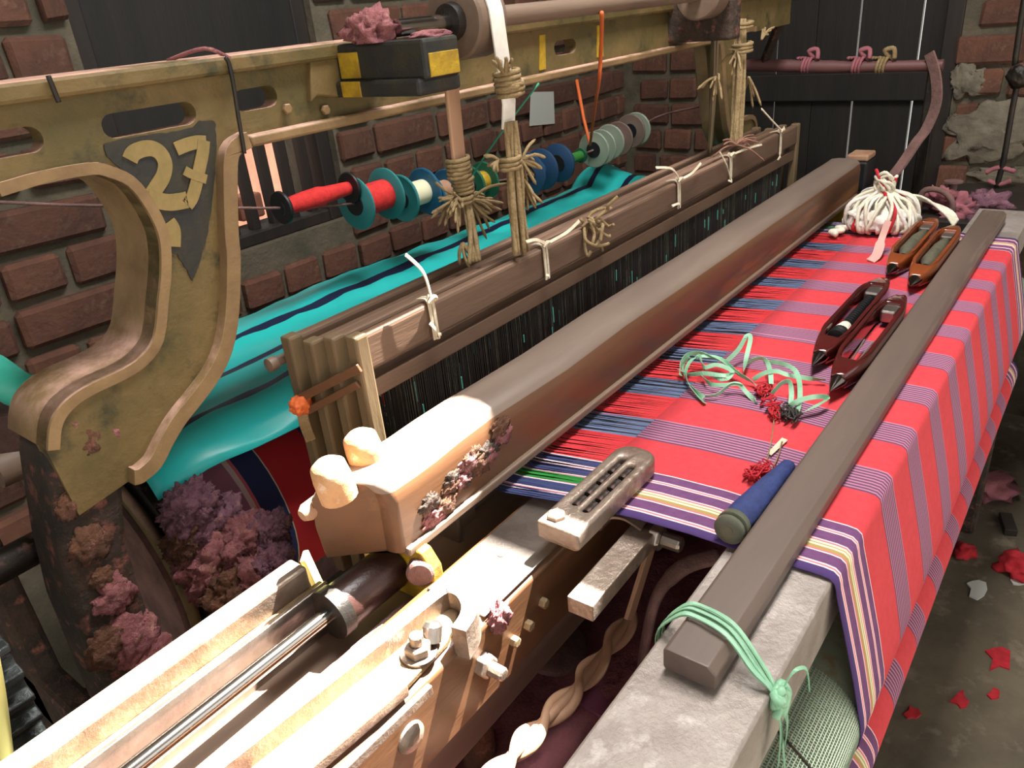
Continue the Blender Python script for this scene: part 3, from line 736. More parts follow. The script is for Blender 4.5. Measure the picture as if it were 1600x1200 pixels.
prism('box_tray', [[(v.x, v.y) for v in fl]], 'xy', .8385, .845, 'tan_iron', sley, bevel=.0015)
a, c = P(440, 1226, z=.852), P(630, 1064, z=.852); MB().bar(a-Vector((0,0,.006)), c-Vector((0,0,.006)), .013, .013).build('box_lip', 'worn_steel', sley, bevel=.002)
a, c = P(500, 1235, z=.841), P(672, 1070, z=.841); MB().bar(a-Vector((0,0,.004)), c-Vector((0,0,.004)), .006, .01).build('box_edge', 'worn_steel', sley, bevel=.001)
c = P(655, 1022, z=.845); MB().lathe(c, (0,0,1), [(0,.0165),(.003,.0165),(.0035,.012)], 24).build('washer', 'steel', sley, smooth=40)
hexbolt('nut', c+Vector((0,0,.003)), (0,0,1), .0125, .010, 'worn_steel', sley, .010, .0065)
c2 = P(676, 1003, z=.85); MB().lathe(c2, (.5,.3,1), [(0,.008),(.014,.009),(.018,.006)], 14).build('wing_knob', 'steel', sley, smooth=40)
c = P(752, 1036, y=.386); hexbolt('nut', c, (0,-1,0), .0125, .012, 'worn_steel', sley, .016, .0068)
MB().lathe(c+Vector((0,.002,0)), (0,-1,0), [(0,.0165),(.003,.0165)], 24).build('washer', 'worn_steel', sley, smooth=40)
c = P(640, 1150, y=.386); MB().lathe(c, (0,-1,0), [(0,.015),(.004,.014),(.008,.009),(.009,.003)], 20).build('rivet', 'worn_steel', sley, smooth=50)
for px, py in ((822,975),(845,940),(800,1000)):
    c = P(px, py, y=.386); hexbolt('nut', c, (0,-1,0), .006, .008, 'tan_iron', sley)
blob('lint', P(780, 965, y=.384), (.014,.006,.016), 'lint_pink', sley, amp=.5, seed=41, flatb=False)
# far shuttle box
MB().box((1.90, .566, .797), (2.22, .592, .866)).build('box_back', 'black_iron', sley, bevel=.003)
MB().box((1.93, .45, .84), (2.16, .462, .875)).build('box_front', 'dirty_iron', sley, bevel=.003)
MB().lathe((1.94, .522, .838), (1,0,0), [(0,.024),(.09,.024),(.09,.0085),(.28,.0085)], 20).build('buffer_tube', 'leather', sley, smooth=40)
prism('spindle_bracket', [[(.47,.80),(.57,.80),(.572,.868),(.478,.868),(.465,.82)]], 'yz', 1.905, 1.92, 'yellow_paint', sley, bevel=.003)
o = MB().box((2.02, .49, .862), (2.10, .545, .935)).build('picker', 'black_plastic', sley, bevel=.006)
MB().box((2.02, .49, .935), (2.09, .54, .95)).build('picker_top', 'pale_wood', o, bevel=.004)
# rope wrap hanging below the near box end
c = P(475, 868, z=.86); MB().bar(c, c+Vector((.005,-.006,-.05)), .018, .006).build('tape_end', 'pale_yellow', sley, bevel=.001)
# ================================================================== harness
SH = 'heddle frames of the harness'
shlabels = ['wooden heddle frame nearest the sley with strings tied round its top rail', 'wooden heddle frame directly behind the front heddle frame', 'wooden heddle frame third back from the sley', 'wooden heddle frame at the back next to the turquoise cover']
for k in range(4):
    y = .622+k*.031; dx = -.002-k*.006; zt_ = 1.044-(.0, .004, .012, .010)[k]; x0, x1 = .488+dx, 1.885
    f = thing('heddle_frame', shlabels[k], 'heddle frame', (1.18, y, .72), SH)
    MB().box((x0+.014, y-.008, zt_-.043), (x1-.014, y+.008, zt_)).build('top_rail', 'shaft_wood', f, bevel=.004)
    MB().box((x0, y-.009, .70), (x0+.019, y+.009, zt_+.002)).build('side_bar', 'shaft_bar', f, bevel=.003)
    MB().box((x1-.019, y-.009, .70), (x1, y+.009, zt_+.002)).build('side_bar', 'shaft_bar', f, bevel=.003)
    MB().box((x0+.014, y-.006, .70), (x1-.014, y+.006, .735)).build('bottom_rail', 'shaft_wood', f, bevel=.003)
    hr = MB().box((x0+.014, y-.004, zt_-.079), (x1-.014, y+.004, zt_-.057)).build('heddle_rod', 'shaft_wood', f, bevel=.0015)
    m = MB(); x = .548+random.uniform(0, .003); zr = zt_-.06
    while x < 1.80:
        mi = 0 if random.random() < .25 else 1; wq = .0011
        m.box((x, y-.0005, .73), (x+wq, y+.0005, zr+random.uniform(-.004, 0)), mi)
        if random.random() < .07: zq = random.uniform(.90, .965); m.box((x+.0012, y-.0012, zq-random.uniform(.008, .03)), (x+.0026, y-.0002, zq), 2)  # painted glints: teal bits for the turquoise cover glimpsed between heddles
        x += random.uniform(.0022, .0046) if k < 2 else random.uniform(.0016, .0034)
    m.build('heddles', [MATS['heddle'], MATS['heddle_dark'], MATS['teal_glint']], hr)['kind'] = 'stuff'
# wooden splints and orange rag tied across the frame ends
for a, c, w_, lab in (((497,608),(562,575),.010,'upper'),((500,632),(560,600),.009,'lower')):
    p0, p1 = P(*a, x=.4655), P(*c, x=.4835)
    p0 = p0+(p0-p1)*.55; p0.x = .4615
    tag(MB().bar(p0, p1, .004, w_).build('splint', 'wood_cap', bevel=.001), lab+' of two thin wooden splints lashed across the heddle frame ends', 'splint', 'splints at heddle frame ends')
c = P(470, 632, y=.70)
rg = blob('orange_rag', c, (.014,.011,.011), 'orange_cord', amp=.3, seed=8, sub=4, flatb=False); tag(rg, 'small knotted orange rag at the end of the splints', 'rag')
m = MB(); m.ribbon(cr([c, c+Vector((-.004,-.004,-.02)), c+Vector((.002,0,-.05))], 5), .012, side=Vector((1,-.5,0))); m.build('rag_tail', 'hemp', rg)
m = MB(); p0 = P(452, 556, y=.7325)-Vector((.032, 0, 0)); p1 = p0+Vector((.12, 0, 0)); m.lathe(p0, p1-p0, [(0,.003),(.002,.0085),(.012,.0085),(.014,.006),(.10,.006)], 12)
tag(m.build('wooden_peg', ['wood_grey'], smooth=40), 'thin grey wooden peg sticking out beside the rear heddle frame', 'peg')
# strings knotted round the front rail
def tie(px, py, tails, seed, m_='string_white'):
    random.seed(seed); yf = .611; c = P(px, py, y=yf); c.z = min(c.z, 1.05)
    mm = MB(); zt_ = 1.0475; r = .0022
    loop = [Vector((c.x, yf-.0005, 1.0)), Vector((c.x-.001, yf-.0005, 1.035)), Vector((c.x, yf+.002, zt_)), Vector((c.x+.003, .622, zt_+.0015)), Vector((c.x+.006, .637, zt_-.002))]
    for d in (0, .006): mm.ribbon(cr([p+Vector((d, 0, 0)) for p in loop], 4), .0042, side=Vector((1,0,0)), th=.0016)
    mm.tube(cr([Vector((c.x-.004,yf-.001,zt_+.001)), Vector((c.x+.004,yf-.004,zt_+.006)), Vector((c.x+.010,yf,zt_+.001)), Vector((c.x+.003,yf+.006,zt_+.005))], 5), .003, 6)
    for tx, ty in tails:
        p = P(tx, ty, y=yf-.004); s = Vector((c.x+.003, yf-.001, zt_+.003)) if ty < py else Vector((c.x+.002, yf-.001, 1.002))
        mid = (s+p)/2+Vector((random.uniform(-.006,.006), -.004, random.uniform(-.004,.008)))
        mm.ribbon(cr([s, mid, p], 6), .0042, side=Vector((.7,.3,.5)), th=.0016)
    o = mm.build('string_tie', m_); return o
TG = 'strings knotted on the heddle frame rail'
for k, (px, py, tails, lab) in enumerate((
    (668,450,((634,398),(686,520),(672,505)),'pale knotted string with a long upright end on the front rail by the frame corner'),
    (850,385,((822,378),(905,345),(853,430)),'pale string tie on the front rail beside the hemp ropes'),
    (1060,275,((1025,262),(1095,255),(1050,322)),'pale string tie in the middle of the front rail with two stiff ends'),
    (1142,235,((1125,238),(1190,226),(1138,282)),'pale string tie beside the brown frayed strands on the front rail'),
    (1220,205,((1190,170),(1225,198),(1215,250)),'pale string tie at the far end of the front rail'))):
    tag(tie(px, py, tails, k), lab, 'string', TG)
# frayed hemp knot on the rail
random.seed(11); m = MB(); c = P(918, 352, y=.612)
for k in range(12):
    pts = [c+Vector((random.uniform(-.012,.012), random.uniform(-.014,.004), random.uniform(-.004,.012)))]
    for j in range(4): pts.append(pts[-1]+Vector((random.uniform(-.012,.022), random.uniform(-.012,.005), random.uniform(-.02,.012))))
    m.tube(cr(pts, 5), .0026, 6)
tag(m.build('rope_knot', 'hemp', smooth=True), 'frayed hemp knot hanging on the front rail with an orange tipped strand', 'rope')

# ================================================================== heald roller, straps and ropes
AX = P(722, 32, y=.672); AX = Vector((AX.x, .672, AX.z))
hro = thing('heald_roller', 'wooden heald roller with a pulley mounted above the harness', 'roller', (1.2, .672, AX.z-.06))
MB().lathe((.80, AX.y, AX.z), (1,0,0), [(0,.0125),(.75,.0125)], 20).build('roller_shaft', 'wood_grey', hro, smooth=40)
MB().lathe((.672, AX.y, AX.z), (1,0,0), [(0,.004),(0,.0095),(.10,.0095)], 16).build('journal', 'chrome', hro, smooth=40)
pul = MB().lathe((.768, AX.y, AX.z), (1,0,0), [(0,.01),(0,.041),(.003,.044),(.05,.044),(.053,.041),(.053,.01)], 40).build('pulley', 'wood_grey', hro, smooth=40)
MB().lathe((.757, AX.y, AX.z), (1,0,0), [(0,.014),(.0,.02),(.013,.022)], 20).build('hub', 'black_iron', pul, smooth=40)
MB().lathe((1.44, AX.y, AX.z), (1,0,0), [(0,.01),(0,.041),(.003,.044),(.05,.044),(.053,.041),(.053,.01)], 40).build('pulley', 'wood_grey', hro, smooth=40)
# pillow under far end of the roller, fixed to the arch
MB().box((1.502, .63, 1.255), (1.548, .775, AX.z-.012)).build('bearing_block', 'dirty_iron', loom, bevel=.005)
def strapline(x, n, end):
    pts = []
    for k in range(n): a = math.radians(80+k*100/(n-1)); pts.append(Vector((x, AX.y+math.cos(a)*.0456, AX.z+math.sin(a)*.0456)))
    return pts+end
xs0 = .796; yfr = AX.y-.0456
e = [Vector((P(797,160,y=yfr).x, yfr+.002, P(797,160,y=yfr).z)), Vector((P(796,200,y=yfr+.004).x, yfr+.006, P(796,200,y=yfr+.004).z))]
m = MB(); m.ribbon(strapline(xs0, 9, e), .026, side=Vector((1,0,0)), th=.002)
tag(m.build('leather_strap', 'white_strap', smooth=30), 'white strap looped over the heald roller pulley', 'strap')
random.seed(5)
def rope_bundle(name, label, top, bot, n, spread, r, group=None, frays=(), wraps=(), m_='hemp', sag=0):
    t = thing(name, label, 'rope', bot, group)
    for k in range(n):
        a = Vector((random.uniform(-1,1)*spread*.6, random.uniform(-1,1)*spread*.4, 0)); c = Vector((random.uniform(-1,1)*spread, random.uniform(-1,1)*spread*.5, 0))
        mid = (top+bot)/2+(a+c)/2+Vector((random.uniform(-1,1), random.uniform(-1,1), 0))*spread*.4
        MB().tube(cr([top+a, mid, bot+c], 6), r*random.uniform(.8, 1.25), 6).build('strand', m_, t, smooth=True)
    for c, rad, turns in wraps:
        pts = [c+Vector((math.cos(a)*rad*random.uniform(.92,1.1), math.sin(a)*rad*random.uniform(.85,1.05), (a/(2*PI))*r*1.9-turns*r)) for a in [2*PI*i/14 for i in range(int(14*turns)+1)]]
        MB().tube(pts, r*1.05, 6).build('binding', m_, t, smooth=True)
    for c, d, cnt, ln in frays:
        mm = MB()
        for k in range(cnt):
            v = Vector(d)+Vector((random.uniform(-.6,.6), random.uniform(-.6,.6), random.uniform(-.6,.6))); v.normalize(); l = ln*random.uniform(.5, 1.1)
            mm.tube(cr([c, c+v*l*.5+Vector((random.uniform(-.004,.004), 0, random.uniform(-.004,.004))), c+v*l+Vector((0,0,-.01*random.random()))], 4), [r*.75]*8+[r*.3], 5)
        mm.build('frayed_end', m_, t, smooth=True)
    return t
RG = 'hemp rope bundles holding the heddle frames'
y0 = .628
T = lambda px, py, y=y0: P(px, py, y=y)
rope_bundle('hemp_rope', 'knotted hemp ropes hanging from the white strap to the front rail', T(797,190), T(812,395,.618), 13, .013, .0030, RG,
    frays=((T(790,118,.615),(-.3,-.2,1),9,.035),(T(815,250),(.7,-.2,-.3),9,.045),(T(818,280),(.4,0,-1),8,.04),(T(778,250),(-.6,0,-.3),6,.025)), wraps=((T(793,125,.622),.015,4),(T(797,140,.622),.016,3),(T(797,255),.013,3)))
rope_bundle('hemp_rope', 'frayed hemp rope bundle lashed to the hanging lath', T(728,300,.69), T(742,410,.655), 9, .011, .0028, RG,
    frays=((T(715,308,.685),(-.9,-.2,-.1),26,.05),(T(735,312,.685),(.8,0,-.35),26,.055),(T(722,380,.67),(.1,0,-1),6,.03)), wraps=((T(717,262,.69),.0145,5),(T(724,290,.69),.013,4),(T(722,312,.69),.016,2)))
lath = MB().bar(P(703, 112, y=.69), P(718, 262, y=.69), .024, .006, up=(0,1,0)).build('hanging_lath', 'pale_wood', bevel=.002)
tag(lath, 'pale flat wooden lath hanging under the bearing block', 'lath')
rope_bundle('hemp_rope', 'tall bundle of hemp ropes with knots at the far end of the harness', P(1160,30,y=.668), P(1148,225,y=.64), 12, .016, .0034, RG,
    frays=((P(1190,62,y=.64),(.8,-.2,.7),9,.045),(P(1150,80,y=.645),(-.8,0,-.2),8,.05),(P(1120,120,y=.66),(-.9,0,-.5),9,.06),(P(1170,120,y=.64),(.6,0,-1),5,.06)), wraps=((P(1162,40,y=.66),.018,2),(P(1160,75,y=.655),.019,3)))
rope_bundle('hemp_rope', 'thin brown ropes against the far leg of the arch', P(1118,20,y=.70), P(1108,240,y=.69), 4, .012, .0034, RG, m_='shaft_bar')
# frayed brown strands lying on the rail beside the ropes
random.seed(4); m = MB(); c = P(1150, 226, y=.612)
for k in range(12):
    v = Vector((random.uniform(.2,1), random.uniform(-.5,.1), random.uniform(-.5,.2))).normalized()*random.uniform(.03,.07)
    if k < 3: v = -v*.8
    m.tube(cr([c, c+v*.5+Vector((0,0,.006)), c+v], 4), .0018, 5)
tag(m.build('frayed_strands', mat('brown_strand', S(142,102,84), S(110,80,64), 30, .9), smooth=True), 'frayed brown strands splayed over the front rail at its far end', 'strands')
# green strings
m = MB(); m.tube(cr([P(842,130,y=.745), P(785,205,y=.80), P(738,275,y=.88), P(730,300,y=.9)], 5), .0018, 6)
tag(m.build('green_string', 'green_string', smooth=True), 'thin green string slanting behind the hanging lath', 'string')

# ================================================================== row of yarn spools
SPY = 1.06
def spool(px, py, r, wid, fl, yarn, yr, label, length=None, both=True, cone=False, fl2=None):
    c = P(px, py, y=SPY); t = thing('yarn_spool', label, 'spool', c-Vector((0,0,r)), 'yarn spools on the wire')
    ax = Vector((1, 0, 0))
    if yarn:
        pr_ = [(.002,yr*.8),(wid*.3,yr),(wid*.55,yr*1.08),(wid*.62,yr*.92),(wid-.002,yr*.72)] if cone else [(.002,yr),(wid-.002,yr)]
        MB().lathe(c, ax, pr_, 24).build('yarn', yarn, t, smooth=40)
    else: MB().lathe(c, ax, [(.002,r*.35),(wid-.002,r*.35)], 18).build('core', fl, t, smooth=40)
    for k, x in enumerate((0, wid)):
        mtl = (fl2 if (k and fl2) else fl); rr = r
        MB().lathe(c+Vector((x-.003,0,0)), ax, [(0,rr*.42),(.0005,rr*.44),(.0005,rr*.96),(.002,rr),(.005,rr),(.0065,rr*.96),(.0065,rr*.4)], 32).build('flange', mtl, t, smooth=40)
        if k == 0 and not cone: MB().lathe(c+Vector((x-.0045,0,0)), ax, [(0,.004),(0,rr*.44),(.004,rr*.46)], 20).build('hub', 'black_plastic', t, smooth=40)
    return t
spool(440,325,.027,.146,'black_plastic','red_yarn',.0155,'spool of red yarn with small black end disc beside the window',cone=True)
spool(556,318,.047,.075,'teal_plastic','red_yarn',.027,'teal flanged spool wound with red yarn')
spool(628,310,.044,.062,'teal_plastic','cream_yarn',.023,'teal and blue flanged spool wound with cream yarn', fl2='blue_plastic')
spool(672,305,.040,.050,'blue_plastic','pale_wood',.020,'blue flanged spool with tan yarn behind the hemp knot')
spool(735,290,.040,.045,'dkgreen_plastic','yellow_paint',.022,'dark green flanged spool with yellow yarn behind the hemp knot')
spool(826,272,.047,.050,'navy_plastic',None,.02,'dark blue empty spool next to the white strap ropes')
spool(872,255,.045,.002,'navy_plastic',None,.02,'dark blue spool end disc beside the green yarn')
spool(888,250,.018,.055,'dkgreen_plastic','green_yarn',.012,'slim dark spool of green yarn hung by the orange cord')
spool(928,234,.044,.035,'grey_plastic',None,.02,'pale grey spool nearest the orange cord')
spool(952,222,.044,.045,'grey_plastic','pink_yarn',.020,'grey and brown spool with pink yarn', fl2='brown_plastic')
spool(985,205,.044,.030,'brown_plastic','orange_cord',.018,'grey flanged spool with orange yarn at the far end of the wire', fl2='grey_plastic')
m = MB(); wp = [(-260,300),(40,318),(200,322),(440,325),(556,318),(628,310),(735,290),(826,272),(928,234),(1000,197),(1040,178)]
m.tube(cr([P(px, py, y=SPY) for px, py in wp]+[Vector((1.97, .845, 1.08))], 6), .0024, 6)
tag(m.build('spool_wire', 'dust_iron', smooth=True), 'long thin wire threaded through the row of spools', 'wire')
m = MB(); cc = P(922, 226, y=SPY-.02)
m.tube(cr([P(940, 20, y=.659), P(940, 50, y=.69), P(938, 95, y=.728), P(936, 125, y=.742), P(930, 165, y=.88), cc], 4), .0034, 7)
oc = m.build('orange_rope', 'orange_cord', smooth=True); tag(oc, 'bright orange rope hanging from the heald roller to the spool wire', 'rope')
m = MB(); m.tube([P(901, 125, y=1.12), P(912, 185, y=SPY+.02), cc], .0042, 7); m.build('cord_end', 'orange_cord', oc, smooth=True)
prism('paper_note', [[(2.06,1.0),(2.20,.985),(2.205,1.085),(2.08,1.10)]], 'xz', WB-.024, WB-.022, 'paper'); tag(bpy.data.objects['paper_note'], 'blank grey sheet of paper stuck on the brick wall', 'paper')

# ================================================================== batten, shuttles and things on the cloth
bt_ = prism('wooden_batten', [[(.170,.852),(.214,.852),(.2155,.855),(.2155,.872),(.213,.8745),(.176,.8745),(.1695,.868)]], 'yz', .418, 1.875, 'batten_wood', bevel=.0015)
tag(bt_, 'long flat grey wooden batten lying along the cloth and tied with green ribbon', 'batten')
def shuttle(a, c, body, label, pirn, dy=0):
    A, B = P(*a, z=.868), P(*c, z=.868); A.z = B.z = .8562; A.y += dy; B.y += dy; d = (B-A); Lh = d.length; ang = math.atan2(d.y, d.x)
    t = thing('weaving_shuttle', label, 'shuttle', (A+B)/2, 'shuttles on the cloth'); t.rotation_euler = (0, 0, ang)
    hl = Lh/2; W, H = .0213, .033
    def half(x):
        u = min(1, abs(x)/hl); return W*(1-max(0, (u-.42)/.58)**1.75)
    n = 22; top = [(-hl*.84+hl*1.68*k/n) for k in range(n+1)]
    outl = [(x, -half(x)) for x in top]+[(x, half(x)) for x in top[::-1]]
    sl = hl*.60; inner = [(-sl+2*sl*k/14) for k in range(15)]
    hi = lambda x: max(.004, (half(x)-.0065)*(1-.25*max(0, (abs(x)/sl-.8)/.2)))
    inl = [(x, -hi(x)) for x in inner]+[(x, hi(x)) for x in inner[::-1]]
    o = prism('shuttle_body', [outl, inl], 'xy', 0, H, body, None, round_=.006, smooth=50)
    lc = Vector(o.location)
    for v in o.data.vertices:
        g = v.co+lc; u = min(1, abs(g.x)/hl); s = 1-.62*max(0, (u-.5)/.5)**1.8
        zc = H*.5; g.z = zc+(g.z-zc)*s; v.co = g-lc
    o.parent = t; o.location = lc
    for s in (-1, 1):
        r0 = half(hl*.80)*.99; mm = MB(); mm.lathe((s*hl*.79, 0, H/2), (s,0,0), [(0,r0*.86),(.003,r0),(hl*.06,r0*.86),(hl*.13,r0*.5),(hl*.185,r0*.18),(hl*.208,.0008)], 22)
        k = mm.build('metal_tip', 'cone_steel', None, smooth=50); k.parent = t
    mm = MB(); mm.box((sl*.72, -.011, .008), (sl*1.0, .011, .027)); k = mm.build('pirn_clamp', 'steel', None, bevel=.003); k.parent = t
    if pirn == 'bw':
        mm = MB(); mm.lathe((-sl*.80, 0, .018), (1,0,0), [(0,.006),(.001,.0125),(.006,.0135),(.012,.011),(.014,.0135),(.022,.0125)], 20); k = mm.build('pirn_base', 'black_plastic', None, smooth=40); k.parent = t
        mm = MB(); mm.lathe((-sl*.80+.022, 0, .018), (1,0,0), [(0,.0125),(.026,.009)], 20); k = mm.build('pirn_yarn', 'white_yarn', None, smooth=40); k.parent = t
        pr_ = []
        for j in range(16): pr_ += [(.0+j*.0085,.0085-j*.0001),(.006+j*.0085,.0085-j*.0001),(.0065+j*.0085,.0070-j*.0001),(.0084+j*.0085,.0070-j*.0001)]
        mm = MB(); mm.lathe((-sl*.80+.048, 0, .018), (1,0,0), [q_ for q_ in pr_ if q_[0] < 1.5*sl-.05], 16); k = mm.build('pirn_stem', 'black_plastic', None, smooth=40); k.parent = t
    elif pirn == 'wire':
        for dy in (-.003, .004):
            mm = MB(); mm.tube([(-sl*.85, dy, .012), (-sl*.1, dy*1.8, .016)], .0012, 6); k = mm.build('spindle_wire', 'worn_steel', None); k.parent = t
    else:
        mm = MB(); mm.lathe((-sl*.75, 0, .018), (1,0,0), [(0,.006),(.03,.0135),(sl*1.0,.0125),(sl*1.45,.007)], 18); k = mm.build('pirn_yarn', pirn, None, smooth=40); k.parent = t
    return t
mat('greygreen_yarn', S(92,88,70), S(70,68,54), 60, .8)
shuttle((1268,577),(1388,438),'shuttle_maroon','dark red wooden shuttle holding a black and white pirn','bw')
shuttle((1304,618),(1420,466),'shuttle_maroon','empty dark red wooden shuttle leaning beside the batten','wire',.0062)
shuttle((1386,432),(1462,346),'shuttle_brown','orange brown shuttle with grey green yarn next to the cotton bundle','greygreen_yarn')
shuttle((1424,452),(1498,358),'shuttle_brown','orange brown shuttle with grey green yarn beside the batten','greygreen_yarn',.003)
# blue pirn
A, B = P(1150, 836, z=.871), P(1243, 728, z=.863); A.z = .8722; B.z = .8625; A.y += .0085; B.y += .0065
t = thing('yarn_pirn', 'pirn wound with dark blue yarn lying beside the batten', 'pirn', (A+B)/2-Vector((0,0,.016)))
d = B-A; Ln = d.length
MB().lathe(A, d, [(0,.005),(.0005,.005),(.0005,.0135),(.002,.0155),(.006,.0155),(.007,.013),(.009,.013),(.010,.0165),(.017,.0165),(.019,.0150)], 24).build('pirn_base', mat('pirn_base', S(96,100,84), S(80,84,70), 20, .35), t, smooth=40)
MB().lathe(A+d.normalized()*.018, d, [(0,.0145),(.02,.0155),(Ln*.5,.0125),(Ln*.86,.0085),(Ln*.87,.007)], 24).build('yarn', 'navy_yarn', t, smooth=40)
MB().lathe(A+d.normalized()*(Ln*.96), d, [(0,.007),(Ln*.03,.007),(Ln*.04,.005)], 18).build('pirn_tip', 'black_plastic', t, smooth=40)
# green ribbon tangle
def rib(paths, wdt, name, m_, parent=None, z0=.8598):
    out = []
    for pts in paths:
        mm = MB(); L3 = [P(px, py, z=z0+h) for px, py, h in pts]; ln = cr(L3, 7)
        sides = [Vector((math.sin(i*.11+len(pts)), math.cos(i*.13)*.6, .55+.4*math.sin(i*.17))) for i in range(len(ln))]
        mm.ribbon(ln, wdt, side=sides, th=.0006); out.append(mm)
    return out
z7 = lambda L_: [(800+a/3, 400+c/3, h) for a, c, h in L_]
paths = [z7([(1000,500,.006),(1060,440,.02),(1100,375,.035),(1118,385,.034),(1100,470,.02),(1085,545,.006)]),
 z7([(905,690,.0),(870,655,.0),(830,600,.006),(815,540,.012),(850,480,.015),(920,470,.016),(990,490,.014),(1060,550,.010),(1140,600,.004),(1170,650,.002)]),
 z7([(790,560,.004),(790,510,.012),(820,465,.018),(880,455,.018),(960,480,.016),(1020,520,.012),(1070,560,.008)]),
 z7([(780,530,.006),(830,555,.004),(900,550,.008),(1000,560,.010),(1060,540,.010)]),
 z7([(890,560,.004),(930,600,.006),(1000,605,.010),(1060,600,.012),(1100,640,.004),(1150,690,.0)]),
 z7([(905,655,.002),(960,650,.004),(1030,600,.012),(1080,610,.010)]),
 z7([(1130,580,.003),(1180,550,.012),(1240,540,.014),(1300,560,.010),(1400,575,.006),(1470,580,.004)]),
 z7([(1085,510,.010),(1150,480,.016),(1190,490,.018),(1210,540,.012),(1215,600,.004)]),
 z7([(1180,500,.014),(1250,500,.018),(1320,530,.022),(1345,580,.016),(1350,660,.012),(1335,765,.002)]),
 z7([(1215,650,.002),(1260,600,.014),(1300,590,.018),(1310,640,.012),(1305,710,.003)]),
 z7([(1290,715,.002),(1340,680,.014),(1420,660,.018),(1480,665,.010),(1430,700,.008),(1350,740,.002)]),
 z7([(830,470,.018),(800,520,.006),(830,600,.0),(900,665,.002)]),
 z7([(880,460,.02),(900,520,.012),(960,510,.016),(1030,540,.012),(1000,580,.006),(930,560,.005)])]
t = thing('ribbon_tangle', 'tangle of pale green ribbon lying on the red cloth', 'ribbon', P(1170, 590, z=.855))
for mm in rib(paths, .0062, 'ribbon', 'green_ribbon'): mm.build('ribbon', 'green_ribbon', t)
# red thread tangles
def threads(name, label, centres, n, r, m_, seed, spread):
    random.seed(seed); mm = MB()
    for k in range(n):
        px, py = random.choice(centres); c = P(px, py, z=.8592); pts = []
        for j in range(5): pts.append(c+Vector((random.uniform(-1,1)*spread, random.uniform(-1,1)*spread*.7, random.uniform(0,.010))))
        mm.tube(cr(pts, 5, closed=random.random() < .4), r, 5)
    return tag(mm.build(name, m_, smooth=True), label, 'thread')
threads('red_thread', 'clump of red thread at the end of the green ribbon', ((1192,615),(1200,630),(1206,640),(1212,650)), 22, .0011, 'red_thread', 3, .014)
threads('red_thread', 'loose ring of red thread beside the blue pirn', ((1180,742),(1190,745),(1198,735)), 14, .0010, 'red_thread', 9, .016)
m = MB(); m.tube(cr([P(1210,650,z=.861), P(1205,690,z=.8592), P(1195,735,z=.859)], 6), .0008, 5); m.tube(cr([P(1222,690,z=.8605), P(1215,715,z=.859), P(1200,745,z=.859)], 6), .0008, 5)
tag(m.build('brown_thread', 'hemp', smooth=True), 'thin brown threads joining the two red thread clumps', 'thread')
threads('dark_thread', 'small clump of dark fibres below the green ribbon', ((1225,648),(1238,655)), 12, .0011, 'heddle_dark', 5, .016)
m = MB(); c = [P(px, py, z=.858) for px, py in ((1199,708),(1205,712),(1231,688),(1222,684))]
prism('paper_scrap', [[(v.x, v.y) for v in c]], 'xy', .8578, .8585, 'string_white'); tag(bpy.data.objects['paper_scrap'], 'tiny white paper scrap on the purple stripe below the ribbon', 'paper')
# bundle of white cotton waste
C0 = P(1372, 350, z=.855); C0 = Vector((1.735, .382, .8565))
t = thing('cotton_bundle', 'tied bundle of white cotton yarn with red strands on the far end of the cloth', 'cotton', C0)
blob('bundle_body', C0+Vector((0,0,.028)), (.074,.068,.036), 'cotton', t, amp=.18, freq=2.5, seed=2)
random.seed(21)
top = C0+Vector((.0,.0,.075))
for k in range(64):
    a = 2*PI*k/64*1.0+random.uniform(-.1,.1); rr = random.uniform(.9,1.06)
    e = C0+Vector((math.cos(a)*.078*rr, math.sin(a)*.07*rr, .017)); mid = C0+Vector((math.cos(a)*.055*rr, math.sin(a)*.05*rr, .060+random.uniform(-.008,.008)))
    tw = Vector((random.uniform(-.015,.015), random.uniform(-.015,.015), 0)); ml = 'red_thread' if k % 11 == 4 else ('white_yarn' if k % 3 else 'cotton')
    MB().tube(cr([top+Vector((random.uniform(-.012,.012), random.uniform(-.012,.012), random.uniform(-.005,.012))), mid+tw, e, e+Vector((-math.cos(a)*.02, -math.sin(a)*.02, -.013))], 5), random.uniform(.0028,.0045), 6).build('yarn_strand', ml, t, smooth=True)
for k in range(9):
    a = random.uniform(0, 2*PI); h = random.uniform(.02,.05)
    MB().tube(cr([top, top+Vector((math.cos(a)*.018, math.sin(a)*.018, h*.7)), top+Vector((math.cos(a+1)*.022, math.sin(a+1)*.02, h)), top+Vector((math.cos(a+2)*.02, math.sin(a+2)*.018, h*.4)), top], 5), .0036, 6).build('top_loop', 'red_thread' if k in (3, 6) else 'white_yarn', t, smooth=True)
for k in range(8):
    MB().tube(cr([top+Vector((.01,-.01,-.01)), C0+Vector((.05,-.06+.004*k,.06)), C0+Vector((.045+.005*k,-.11,.03)), C0+Vector((.02+.006*k,-.135,.012))], 5), .003, 6).build('loose_strand', 'white_yarn', t, smooth=True)
m = MB(); m.tube(cr([C0+Vector((-.05,.05,.01)), C0+Vector((-.06,.07,.010)), C0+Vector((-.075,.055,.010)), C0+Vector((-.085,.075,.008)), C0+Vector((-.10,.06,.008))], 6), .006, 7); m.build('loose_strand', 'white_yarn', t, smooth=True)
m = MB(); m.ribbon(cr([P(1388,345,z=.92), P(1378,372,z=.89), P(1370,398,z=.867), P(1360,408,z=.8595)], 6), [.012]*8+[.017]*11, side=Vector((.3,-1,0)), th=.002)
tag(m.build('pink_tape', mat('pink_tape', S(206,160,150), None, 9, .7), smooth=30), 'flat pale pink tape hanging from the cotton bundle', 'tape')
